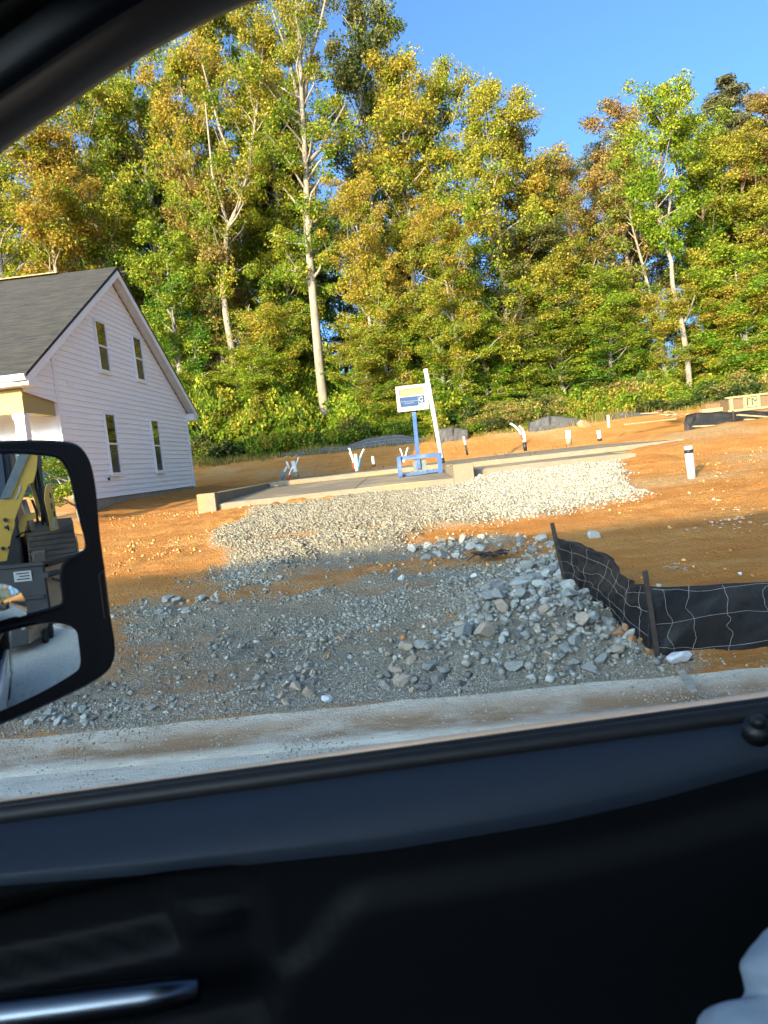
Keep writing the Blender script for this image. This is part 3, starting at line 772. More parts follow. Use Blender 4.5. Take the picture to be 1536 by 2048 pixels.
# other walls (front, back, far side) with lap courses on the front
mb = MB(); z = Z0
while z < 4.3:
    mb.add([(hx2, HF-.022, z), (hx, HF-.022, z), (hx, HF-.004, z+EXP), (hx2, HF-.004, z+EXP), (hx2, HF, z), (hx, HF, z)], [(0, 1, 2, 3), (4, 5, 1, 0)])
    z += EXP
mb.add([(hx2, HR, Z0), (hx-.01, HR, Z0), (hx-.01, HR, 4.4), (hx2, HR, 4.4)], [(0, 1, 2, 3)])
mb.add([(hx2, HF, Z0), (hx2, HR, Z0), (hx2, HR, 4.6), (hx2, RIDGE, ZA-.25), (hx2, HF, 5.5)], [(0, 1, 2, 3, 4)])
mb.build('wall', M['white_vinyl'], house, fix=False)
mb = MB(); mb.span((hx2+.03, HF+.03, 1.1), (hx-.02, HR-.03, Z0)); mb.span((hx2, FE+.15, 1.1), (hx-.05, HF+.02, Z0-.12)); mb.build('foundation', M['block'], house)
# corner boards
mb = MB(); mb.span((hx-.02, HF-.03, Z0), (hx+.045, HF+.10, 5.55)); mb.build('corner_board', M['white_trim'], house)
mb = MB(); mb.span((hx-.10, HF-.04, Z0), (hx-.021, HF+.0, 4.2)); mb.build('corner_board', M['white_trim'], house)
mb = MB(); mb.span((hx-.02, HR-.10, Z0-.03), (hx+.045, HR+.03, 4.38)); mb.build('corner_board', M['white_trim'], house)
# roof
RX, RX2 = -7.86, hx2-.3
def slope(name, ya, za, yb, zb, lap):
    me = bpy.data.meshes.new(name)
    L = math.hypot(yb-ya, zb-za)
    t = .07
    vs = [(RX, ya, za), (RX2, ya, za), (RX2, yb, zb), (RX, yb, zb)]
    vs += [(x, y, z_-t) for x, y, z_ in vs]
    fs = [(0, 3, 2, 1), (4, 5, 6, 7), (0, 1, 5, 4), (2, 3, 7, 6), (1, 2, 6, 5), (3, 0, 4, 7)]
    me.from_pydata(vs, [], fs)
    uv = me.uv_layers.new(name='UVMap')
    U = {0: (0, 0), 1: (abs(RX2-RX), 0), 2: (abs(RX2-RX), L), 3: (0, L)}
    for p in me.polygons:
        for li in p.loop_indices: uv.data[li].uv = U[me.loops[li].vertex_index % 4]
    me.materials.append(M['shingles'])
    o = bpy.data.objects.new(name, me); COL.objects.link(o); o.parent = house; o.matrix_parent_inverse = Matrix.Translation(-house.location)
    return o
slope('roof', FE-.06, ZFE-.03, RIDGE, ZA+.04, 0)
slope('roof', RIDGE, ZA+.04, RE+.06, ZRE-.03, 0)
mb = MB(); mb.bar((-9.6, RIDGE-.05, ZA+.055), (-13.5, RIDGE-.05, ZA+.055), .16, .03); mb.build('ridge_vent', M['lumber'], house)
# rake boards and soffits
def rake(ya, za, yb, zb):
    mb = MB(); d = .19
    mb.prism([(RX-.03, ya, za-.072), (RX-.03, yb, zb-.072), (RX-.03, yb, zb-.072-d), (RX-.03, ya, za-.072-d)], (.024, 0, 0))
    mb.build('rake_board', M['white_trim'], house)
    mb = MB()
    mb.prism([(RX-.031, ya, za-.20), (RX-.031, yb, zb-.20), (hx+.036, yb, zb-.20), (hx+.036, ya, za-.20)], (0, 0, .02))
    mb.build('soffit', M['soffit'], house)
    mb = MB()
    mb.bar((hx+.03, ya, za-.235), (hx+.03, yb, zb-.235), .018, .03, (1, 0, 0)); mb.build('caulk_line', M['brown_caulk'], house)
rake(FE, ZFE, RIDGE, ZA); rake(RIDGE, ZA, RE, ZRE)
mb = MB(); mb.span((hx+.03, RE-.40, ZRE-.34), (RX-.034, RE+.0, ZRE-.10)); mb.build('eave_return', M['white_trim'], house)
# gutters
mb = MB(); mb.prism([(RX-.02, FE-.005, ZFE-.06), (RX-.02, FE-.13, ZFE-.05), (RX-.02, FE-.12, ZFE-.12), (RX-.02, FE-.07, ZFE-.17), (RX-.02, FE-.005, ZFE-.17)], (RX2-RX, 0, 0)); mb.build('gutter', M['white_trim'], house)
mb = MB(); mb.span((RX2, FE, ZFE-.26), (RX-.034, FE+.03, ZFE-.075)); mb.build('fascia', M['white_trim'], house)
mb = MB(); mb.span((RX2, FE+.03, ZFE-.262), (hx-.01, HF-.03, ZFE-.235)); mb.build('porch_ceiling', M['soffit'], house)
mb = MB(); mb.span((hx-.40, FE+.031, ZFE-.262), (RX-.034, FE+.44, ZFE-.10)); mb.build('eave_return', M['white_trim'], house)
# porch beams and columns
pb1, pb0 = 4.245, 3.72
mb = MB(); mb.span((hx2, FE+.33, pb0), (hx-.03, FE+.55, pb1)); mb.build('porch_beam', M['beam_wood'], house)
mb = MB(); mb.span((hx-.20, FE+.552, pb0+.002), (hx-.032, HF-.045, pb1-.002)); mb.build('porch_beam', M['beam_wood'], house)
mb = MB(); mb.span((hx-.03, FE+.34, pb0+.36), (hx-.018, HF-.05, pb1)); mb.build('beam_cap', M['beam_wood'], house)
for cx in (hx-.16, hx-3.0, hx-5.8, hx2+.16):
    mb = MB(); mb.span((cx-.11, FE+.33, Z0-.12), (cx+.11, FE+.55, pb0-.003)); mb.span((cx-.135, FE+.305, pb0-.12), (cx+.135, FE+.575, pb0-.02)); mb.span((cx-.135, FE+.305, Z0-.12), (cx+.135, FE+.575, Z0+.06))
    mb.build('porch_column', M['white_trim'], house, bevel=.008)
# front door and window
dr = MB().span((-11.0, HF-.05, Z0), (-10.05, HF-.03, 3.72)).build('door', M['white_trim'], house)
mb = MB(); mb.span((-11.12, HF-.07, Z0), (-11.0, HF-.024, 3.80)); mb.span((-10.05, HF-.07, Z0), (-9.93, HF-.024, 3.80)); mb.span((-11.0, HF-.07, 3.722), (-10.05, HF-.024, 3.84)); mb.build('door_frame', M['white_trim'], dr)
mb = MB(); mb.span((-10.75, HF-.056, 2.9), (-10.3, HF-.051, 3.5)); mb.build('pane', M['glass_dark'], dr)
def window_x(y0, y1, z0, z1):
    f = .05; xo = hx+.034
    mb = MB()
    for lo, hi in (((y0, z0), (y0+f, z1)), ((y1-f, z0), (y1, z1)), ((y0+f, z1-f), (y1-f, z1)), ((y0+f, z0), (y1-f, z0+f)), ((y0+f, (z0+z1)/2-.025), (y1-f, (z0+z1)/2+.025))):
        mb.span((xo-.015, lo[0], lo[1]), (xo+.05, hi[0], hi[1]))
    w = mb.build('window', M['white_trim'], house, bevel=.004)
    MB().span((xo, y0-.02, z0-.06), (xo+.065, y1+.02, z0-.002)).build('sill', M['white_trim'], w)
    mb = MB(); mb.add([(xo+.022, y0+f, (z0+z1)/2+.025), (xo+.022, y1-f, (z0+z1)/2+.025), (xo+.022, y1-f, z1-f), (xo+.022, y0+f, z1-f)], [(0, 1, 2, 3)]); mb.build('pane', M['glass_dark'], w)
    mb = MB(); mb.add([(xo+.014, y0+f, z0+f), (xo+.014, y1-f, z0+f), (xo+.014, y1-f, (z0+z1)/2-.025), (xo+.014, y0+f, (z0+z1)/2-.025)], [(0, 1, 2, 3)]); mb.build('pane', M['screen'], w)
window_x(19.66, 20.36, 5.10, 6.50); window_x(22.33, 23.05, 5.13, 6.50)
window_x(19.46, 20.16, 2.26, 3.95); window_x(22.96, 23.66, 2.26, 3.95)
mb = MB(); mb.span((hx+.02, 19.10, 2.08), (hx+.05, 19.30, 2.20)); v_ = mb.build('vent', M['white_trim'], house)
mb = MB(); mb.tube([(hx+.05, 19.21, 2.15), (hx+.10, 19.22, 2.15)], .04, 10); mb.build('vent_pipe', M['pvc_black'], v_)
mb = MB(); mb.span((hx+.01, 17.66, 4.48), (hx+.03, 17.70, 4.66)); mb.bar((hx+.02, 17.68, 4.50), (hx+.10, 17.80, 4.49), .03, .02); mb.build('light_bracket', M['white_trim'], house)

# ================================================================== CONCRETE SLAB
slab = empty('concrete_slab', (0, 20, 1.2), 'new concrete house slab with block ends and a stepped front', 'slab')
mb = MB(); mb.prism([(-5.0, 23.5, .9), (.931, 23.5, .9), (.931, 20.0, .9), (7.35, 20.0, .9), (7.35, 30.0, .9), (-5.0, 30.0, .9)], (0, 0, .62)); mb.build('main_floor', M['slab_top'], slab, bevel=.01)
mb = MB(); mb.prism([(-4.69, 17.0, .8), (-4.69, 23.497, .8), (-4.69, 23.497, 1.37), (-4.69, 17.0, 1.25)], (5.62, 0, 0)); mb.build('garage_floor', M['slab_top'], slab, bevel=.008)
MB().span((1.36, 17.35, .9), (5.2, 19.997, 1.38)).build('porch_floor', M['slab_top'], slab, bevel=.012)
MB().span((-5.07, 17.05, .8), (-4.695, 23.496, 1.50)).build('curb_wall', M['concrete'], slab, bevel=.01)
mb = MB(); mb.span((-5.09, 16.78, .7), (-4.66, 17.046, 1.52)); mb.build('block_pier', M['concrete'], slab, bevel=.012)
mb = MB(); mb.span((.935, 16.80, .7), (1.40, 17.345, 1.56)); mb.build('block_pier', M['concrete'], slab, bevel=.012)
mb = MB(); mb.span((.935, 17.35, .8), (1.355, 23.4, 1.50)); mb.build('curb_wall', M['concrete'], slab, bevel=.01)
mb = MB(); mb.span((-4.655, 16.93, .8), (.932, 16.996, 1.235)); mb.build('front_edge', M['concrete'], slab, bevel=.008)
mb = MB(); mb.span((1.405, 17.27, .8), (5.25, 17.346, 1.36)); mb.build('front_edge', M['concrete'], slab, bevel=.008)
mb = MB(); mb.span((-4.69, 23.43, 1.372), (.93, 23.495, 1.505)); mb.build('step', M['concrete'], slab, bevel=.008)
mb = MB(); mb.span((1.36, 19.93, 1.382), (7.36, 19.995, 1.505)); mb.build('step', M['concrete'], slab, bevel=.008)
mb = MB(); mb.prism([(-1.42, 17.02, 1.2515), (-1.42, 23.4, 1.3695), (-1.42, 23.4, 1.3715), (-1.42, 17.02, 1.2535)], (.025, 0, 0)); mb.build('control_joint', M['black_stripe'], slab)
random.seed(3)
for k in range(34):
    x = random.uniform(-4.8, 7.2); y = random.choice([20.12 if x > 1.4 else 23.6, 29.85, 29.85])
    mb = MB(); mb.tube([(x, y, 1.47), (x+random.uniform(-.01, .01), y, 1.52+random.uniform(.06, .13))], .007, 5); mb.build('anchor_bolt', M['steel_black'], slab)

# stub-up pipes through the slab
def pipe(base, top, r, label, m='pvc', band=None, cat='pipe', group=None, mid=None, name='pipe', collar=None):
    e = empty(name, base, label, cat, group)
    pts = [base] + ([mid] if mid is not None else []) + [top]
    if mid is not None:
        a, c, d = (np.array(p, float) for p in pts); pts = [a*(1-t)**2+2*c*t*(1-t)+d*t*t for t in np.linspace(0, 1, 9)]
    mb = MB(); mb.tube(pts, r, 14); mb.build('tube', M[m], e, True)
    if band:
        a = np.array(base, float); d = np.array(pts[1], float) if mid is None else np.array(pts[2], float)
        for lo, hi, mm in band:
            mb = MB(); mb.tube([a+(np.array(pts[-1])-a)*lo, a+(np.array(pts[-1])-a)*hi] if mid is None else pts[int(lo*8):int(hi*8)+1], r*1.12, 14); mb.build('sleeve', M[mm], e, True)
    return e
def slabpt(px, py, z=1.55): return atZ(px, py, z)
def up(px0, py0, px1, py1, Y, z=None):
    a = atY(px0, py0, Y); b = atY(px1, py1, Y); return a, b
# big cleanout near the right
a, b = up(1384, 960, 1376, 892, 14.0)
a[2] = float(zt(np.array(a[0]), np.array(14.0)))-.05
pipe(a, b, .075, 'thick white pipe with a black band standing in orange clay', 'pvc', [(.80, .90, 'pvc_black')])
# leaning long pole behind sign
a, b = up(885, 922, 851, 738, 24.6)
a[2] = 1.5
pipe(a, b, .075, 'tall white pipe leaning beside the blue post sign', 'pvc', [(0, .06, 'pvc_black')])
Yc = 25.0
def quickpipe(p0, p1, r, label, m='pvc', band=None, Y=Yc, mid=None, group=None):
    a, b = up(*p0, *p1, Y)
    c = atY(*mid, Y) if mid else None
    return pipe(a, b, r, label, m, band, mid=c, group=group)
quickpipe((564, 958), (575, 933), .035, 'blue sleeved tube bending out of the slab, nearest the house', 'pvc', [(0, .55, 'pex_blue')], mid=(568, 942))
quickpipe((576, 960), (586, 932), .03, 'red sleeved tube bending beside the wrapped white pipe', 'pvc', [(0, .45, 'pex_red')], mid=(579, 946))
quickpipe((579, 937), (573, 923), .036, 'short white stub above the red and blue tubes')
quickpipe((594, 956), (586, 922), .075, 'fat white wrapped pipe above the slab corner', 'pvc', [(0, .35, 'concrete')])
quickpipe((592, 930), (597, 915), .022, 'thin white tube sticking up from the wrapped pipe')
quickpipe((708, 938), (698, 896), .03, 'longest white tube arching away on the left of the middle cluster', 'pvc', [(0, .25, 'pex_red')], mid=(706, 912))
quickpipe((710, 938), (699, 905), .024, 'second white tube arching left in the middle cluster', mid=(707, 920))
quickpipe((714, 942), (711, 908), .06, 'upright white pipe in the middle of its cluster')
quickpipe((717, 938), (728, 898), .03, 'white tube arching right with a blue sleeve', 'pvc', [(0, .5, 'pex_blue')], mid=(719, 912))
quickpipe((748, 933), (745, 913), .05, 'short white pipe alone on the slab left of the sign', band=[(0, .25, 'pvc_black')])
quickpipe((807, 925), (800, 897), .026, 'white tube bending left behind the sign base', mid=(806, 910))
quickpipe((808, 925), (816, 895), .026, 'white tube bending right behind the sign base', mid=(811, 908))
quickpipe((935, 910), (927, 873), .032, 'thin pipe with black foot just right of the leaning pole', band=[(0, .55, 'pvc_black')])
quickpipe((1051, 902), (1047, 866), .055, 'white pipe with black foot under two arching tubes', band=[(0, .5, 'pvc_black')])
quickpipe((1046, 880), (1020, 847), .035, 'long white tube arching left over the orange bank', 'pvc', [(0, .25, 'pex_red')], mid=(1041, 856))
quickpipe((1048, 868), (1038, 852), .034, 'short white tube arching left beside the longer one', mid=(1046, 857))
quickpipe((1138, 890), (1136, 861), .085, 'stout white pipe with dark lower half on the slab', band=[(0, .45, 'concrete')], Y=23)
quickpipe((1200, 882), (1197, 861), .065, 'short white pipe with black foot near the slab end', band=[(0, .25, 'pvc_black')], Y=24)
quickpipe((1218, 855), (1216, 830), .05, 'thin white pipe out on the orange bank behind the slab', Y=29)

# ================================================================== SIGN
sg = empty('sign', (0.15, 20.3, 1.31), 'white and blue address sign on a blue post and trestle base', 'sign')
SY = 20.3
def S(px, py, Y=SY): return atY(px, py, Y)
tl, tr_, bl, br_ = S(790, 774), S(851, 767), S(796, 825), S(861, 818)
ctr = (tl+tr_+bl+br_)/4
sw = (np.linalg.norm(tr_-tl)+np.linalg.norm(br_-bl))/2; sh = (np.linalg.norm(bl-tl)+np.linalg.norm(br_-tr_))/2
ang = math.atan2((tr_-tl)[2]+(br_-bl)[2], (tr_-tl)[0]+(br_-bl)[0])
T = Matrix.Translation(Vector(ctr)) @ Matrix.Rotation(-ang, 4, 'Y')
def SP(x, y, z): return tuple(T @ Vector((x, y, z)))
def sbox(lo, hi):
    vs = [SP(x, y, z) for x in (lo[0], hi[0]) for y in (lo[1], hi[1]) for z in (lo[2], hi[2])]
    return MB().add(vs, [(0, 1, 3, 2), (4, 6, 7, 5), (0, 4, 5, 1), (2, 3, 7, 6), (0, 2, 6, 4), (1, 5, 7, 3)])
hw, hh = sw/2, sh/2
fr = .10
mb = MB()
for lo, hi in (((-hw, -.05, -hh), (-hw+fr, .05, hh)), ((hw-fr, -.05, -hh), (hw, .05, hh)), ((-hw+fr, -.05, hh-fr), (hw-fr, .05, hh)), ((-hw+fr, -.05, -hh), (hw-fr, .05, -hh+fr*1.25))):
    s_ = sbox(lo, hi); mb.add(s_.v, s_.f)
bx = mb.build('sign_box', M['sign_white'], sg, bevel=.015)
sbox((-hw+fr, -.012, -hh+fr*1.25), (hw-fr, .03, hh-fr)).build('panel', M['sign_cream'], bx)
iw = 2*hw-2*fr; zb = -hh+fr*1.25; KS = 1.17
sbox((-hw+fr+.004, -.020, zb+.01), (hw-fr-.004, -.013, zb+.23*KS)).build('blue_panel', M['sign_blue'], bx)
sbox((-hw+fr+.004, -.019, zb+.236*KS), (hw-fr-.004, -.013, zb+.26*KS)).build('white_strip', M['letter_white'], bx)
sbox((hw-fr-.155*KS, -.026, zb+.01), (hw-fr-.147*KS, -.021, zb+.23*KS)).build('divider', M['letter_white'], bx)
sbox((hw-fr-.142*KS, -.026, zb+.012), (hw-fr-.008, -.021, zb+.062*KS)).build('logo_caption', M['letter_white'], bx)
mb = MB(); n_ = 26; pts = []
c0 = (hw-fr-.075*KS, zb+.145*KS)
for k in range(n_+1):
    t = R(35)+R(290)*k/n_; pts.append(SP(c0[0]+.052*math.cos(t), -.024, c0[1]+.055*math.sin(t)))
mb.tube(pts, .019, 8); mb.tube([SP(c0[0]+.01, -.024, c0[1]-.005), SP(c0[0]+.052, -.024, c0[1]-.005)], .013, 8); mb.build('logo', M['letter_white'], bx, True)
rot = T @ Matrix.Rotation(R(90), 4, 'X')
def tm(x, z): return T @ Matrix.Translation((x, -.022, z)) @ Matrix.Rotation(R(90), 4, 'X')
cxl = -hw+fr+(iw-.155*KS)/2
text_mesh('lettering', '404 White Oak Garden Way', .040, M['letter_white'], bx, tm(cxl, zb+.150), .002)
text_mesh('lettering', 'Greenwood, SC', .042, M['letter_white'], bx, tm(cxl-.0, zb+.100), .002)
# post, trestle
p0, p1 = S(836, 912), S(828, 824); mb = MB(); mb.bar(S(838, 938), p1, .11, .10, (0, 1, 0)); mb.build('post', M['blue_wood'], sg, bevel=.006)
mb = MB(); mb.bar(S(795, 917, SY-.06), S(883, 909, SY-.06), .115, .085, (0, 1, 0)); mb.build('crossbar', M['blue_wood'], sg, bevel=.005)
for (xa, ya, xb, yb) in ((797, 913, 801, 954), (878, 906, 881, 946)):
    mb = MB(); mb.bar(S(xa, ya, SY-.14), S(xb, yb, SY-.16), .115, .09, (0, 1, 0)); mb.build('leg', M['blue_wood'], sg, bevel=.005)
    mb = MB(); mb.bar(S(xb-1, yb-2, SY-.095), S(xb-1, yb-2, SY-.095)+np.array([0, .85, 0]), .10, .09); mb.build('foot', M['blue_wood'], sg, bevel=.005)
for k, xx in enumerate((829, 838, 847)):
    mb = MB(); mb.bar(S(xx, 918+(838-xx)*.1, SY+.03), S(xx+3, 944+(838-xx)*.1, SY+.03), .115, .03, (0, 1, 0)); mb.build('board', M['grey_board'], sg, bevel=.004)
mb = MB(); mb.bar(S(806, 951, SY), S(876, 941, SY), .07, .06, (0, 1, 0)); mb.build('stretcher', M['blue_wood'], sg, bevel=.004)
mb = MB(); mb.bar(S(820, 946, SY+.1), S(866, 941, SY+.1), .06, .05, (0, 1, 0)); mb.build('stretcher', M['grey_board'], sg, bevel=.004)

# ================================================================== CRATE, BOARDS, ODDMENTS ON THE RIGHT
CY = 29.5
e = empty('crate', atY(1500, 822, CY), 'open wooden crate bin with framed panels beyond the slumped fence', 'crate')
A = atY(1458, 824, CY); B = atY(1458, 796, CY); ex = 5.2
zb_, zt_ = A[2], B[2]; x0 = A[0]
MB().span((x0, CY, zb_-.4), (x0+ex, CY+.06, zt_-.04)).build('panel', M['plywood'], e)
MB().span((x0, CY+.06, zb_-.4), (x0+.06, CY+2.4, zt_-.04)).build('panel', M['plywood'], e)
MB().span((x0+ex-.06, CY+.06, zb_-.4), (x0+ex, CY+2.4, zt_-.04)).build('panel', M['plywood'], e)
MB().span((x0+.061, CY+2.34, zb_-.4), (x0+ex-.061, CY+2.4, zt_-.04)).build('panel', M['plywood'], e)
MB().span((x0-.08, CY-.10, zt_-.039), (x0+ex+.08, CY+.10, zt_+.04)).build('top_rail', M['lumber'], e, bevel=.01)
MB().span((x0-.05, CY-.08, zb_-.02), (x0+ex, CY-.005, zb_+.07)).build('bottom_rail', M['lumber'], e, bevel=.01)
for k in range(10):
    xx = x0+.03+k*.53
    MB().span((xx, CY-.07, zb_+.072), (xx+.13, CY-.003, zt_-.042)).build('upright', M['lumber'], e, bevel=.008)
MB().span((x0+.72, CY-.03, zb_+.10), (x0+1.08, CY-.003, zt_-.06)).build('letter_panel', M['lumber'], e)
text_mesh('lettering', 'TM', .42, M['green_letter'], e, Matrix.Translation((x0+.90, CY-.034, (zb_+zt_)/2+.02)) @ Matrix.Rotation(R(90), 4, 'X'), .003)
mb = MB(); p = atY(1440, 812, 30.5); mb.box(p, (1.4, .4, .25), .1); tag(mb.build('pallet', M['lumber_dark'], bevel=.01), 'brown stack of boards just left of the wooden crate', 'boards')
mb = MB(); p = atY(1438, 819, 30.2); mb.box(p, (1.5, .3, .16), .05); tag(mb.build('plank_stack', M['lumber'], bevel=.01), 'pale planks lying below the brown boards by the crate', 'planks')
random.seed(11)
def plank(px0, py0, px1, py1, Y0, Y1, w, h, m, label, group=None):
    a = atY(px0, py0, Y0); b_ = atY(px1, py1, Y1)
    mb = MB(); mb.bar(a, b_, w, h); return tag(mb.build('plank', M[m], bevel=.006), label, 'plank', group)
for k, (a0, b0, a1, b1, m_, lab) in enumerate([
    (1386, 853, 1462, 850, 'lumber', 'long pale board at the near foot of the slumped fence'),
    (1475, 830, 1560, 836, 'lumber', 'pale board tilted over the top of the board heap'),
    (1490, 839, 1590, 843, 'lumber', 'pale board second from the top of the heap'),
    (1488, 844, 1580, 848, 'lumber_dark', 'brown board in the middle of the heap'),
    (1472, 848, 1590, 850, 'lumber_dark', 'wide brown board low in the heap'),
    (1452, 860, 1512, 854, 'lumber_dark', 'dark plank lying alone in front of the heap'),
    (1455, 851, 1575, 857, 'lumber', 'pale board along the base of the heap'),
    (1505, 861, 1600, 857, 'lumber', 'nearest pale board sticking out of the heap')]):
    plank(a0, b0, a1, b1, 25.2-k*.1, 25.2-k*.1+random.uniform(-.2, .2), .18, .05, m_, lab)
plank(1250, 849, 1350, 838, 29.5, 30.5, .16, .06, 'lumber', 'long pale board lying on the bank behind the slab')
def debris(px, py, Y, lab, m_='lumber_dark', n=7, s=.5):
    e = empty('board_heap', atY(px, py, Y), lab, 'boards')
    for k in range(n):
        c = atY(px+random.uniform(-26, 26), py+random.uniform(-5, 2), Y+random.uniform(-.3, .3))
        mb = MB(); mb.box(c, (random.uniform(.5, 1.1)*s*2, .16, .04), random.uniform(-.6, .6), 0, random.uniform(-.25, .25)); mb.build('board', M[m_] if k % 3 else M['lumber'], e, bevel=.005)
debris(1330, 828, 31.5, 'tangle of orange brown scrap boards at the foot of the woods')
debris(1372, 832, 31.0, 'smaller heap of scrap boards beside the black fence', n=5)
p = atY(1167, 840, 34.3)
o = put_rock(p[0], 34.3, .36, 'clod', 'orange mound of clay among weeds behind the grey fence', name='clay_mound')
p = atY(968, 845, 35.9)
o = put_rock(p[0], 35.9, .33, 'rock_white', 'white sunlit block half hidden in the undergrowth', name='block')
# twigs, litter near the fence
mb = MB()
c = ground_at(1360, 1140)
for k in range(8):
    a = c+np.array([random.uniform(-.12, .12), random.uniform(-.1, .1), .015]); b_ = a+np.array([random.uniform(-.16, .16), random.uniform(-.1, .1), random.uniform(-.005, .03)])
    mb.tube([a, (a+b_)/2+np.array([0, 0, .02]), b_], .004, 5)
tag(mb.build('wire_scrap', M['wire'], smooth=True), 'tangle of pale loose wire on the clay beyond the fence', 'wire')
p = ground_at(1225, 1266)
mb = MB(); mb.box((p[0], p[1], p[2]+.08), (.07, .05, .06), .5, .3, .5); tag(mb.build('plastic_tag', M['pvc'], bevel=.006), 'small white plastic tag on the rubble by the fence', 'tag')
a = atZ(1362, 1345, .125); b_ = atZ(1388, 1388, .075)
mb = MB(); mb.bar(a+np.array([0, 0, .01]), b_+np.array([0, 0, .02]), .045, .02); tag(mb.build('wood_scrap', M['board_old'], bevel=.004), 'weathered strip of wood lying across the curb', 'board')
random.seed(21)
mb = MB()
for k in range(46):
    c = ground_at(random.gauss(1470, 38), random.gauss(1042, 14)); mb.box((c[0], c[1], float(zt(np.array(c[0]), np.array(c[1])))+.006), (.01+.03*random.random(), .02, .006), random.random()*3)
tag(mb.build('paper_scraps', M['pvc']), 'white paper scraps scattered on the shaded clay', 'litter', None, 'stuff')
e = empty('root_clump', ground_at(985, 1122), 'dark torn root clump lying on the rubble row', 'root')
mb = MB(); c = ground_at(985, 1122)
for k in range(16):
    a = c+np.array([random.uniform(-.2, .2), random.uniform(-.12, .12), .08]); b_ = a+np.array([random.uniform(-.3, .3), random.uniform(-.1, .1), random.uniform(-.06, .05)])
    mb.tube([a, (a+b_)/2+np.array([0, 0, random.uniform(-.01, .05)]), b_], [.022, .014, .006], 5)
mb.build('roots', M['stake'], e, True)

# ================================================================== TREES
def leaves_np(C, Rd, n_per, size, rs, flat=.75, long=1.0, droop=0):
    """C (k,3) clump centres, Rd (k,) radii -> leaf quads"""
    k = len(C); N = k*n_per
    idx = np.repeat(np.arange(k), n_per)
    d = rs.normal(size=(N, 3)); d /= np.linalg.norm(d, axis=1, keepdims=True)
    rad = rs.random(N)**(1/2.2)
    P = C[idx] + d*rad[:, None]*Rd[idx][:, None]*np.array([1, 1, flat])
    a = rs.normal(size=(N, 3)); a[:, 2] -= droop; a /= np.linalg.norm(a, axis=1, keepdims=True)
    nrm = rs.normal(size=(N, 3)) + d*.7 + np.array([0, 0, .5])
    b = np.cross(nrm, a); b /= (np.linalg.norm(b, axis=1, keepdims=True)+1e-9)
    s = size*rs.uniform(.45, 1.45, N)[:, None]
    n2 = np.cross(a, b)
    v0 = P-a*s*.5*long; v2 = P+a*s*.5*long
    v1 = P+b*s*.36-a*s*.05+n2*s*.10; v3 = P-b*s*.36-a*s*.05+n2*s*.10
    V = np.stack([v0, v1, v2, v3], 1).reshape(-1, 3)
    F = np.arange(N*4).reshape(-1, 4)
    return V, F, idx
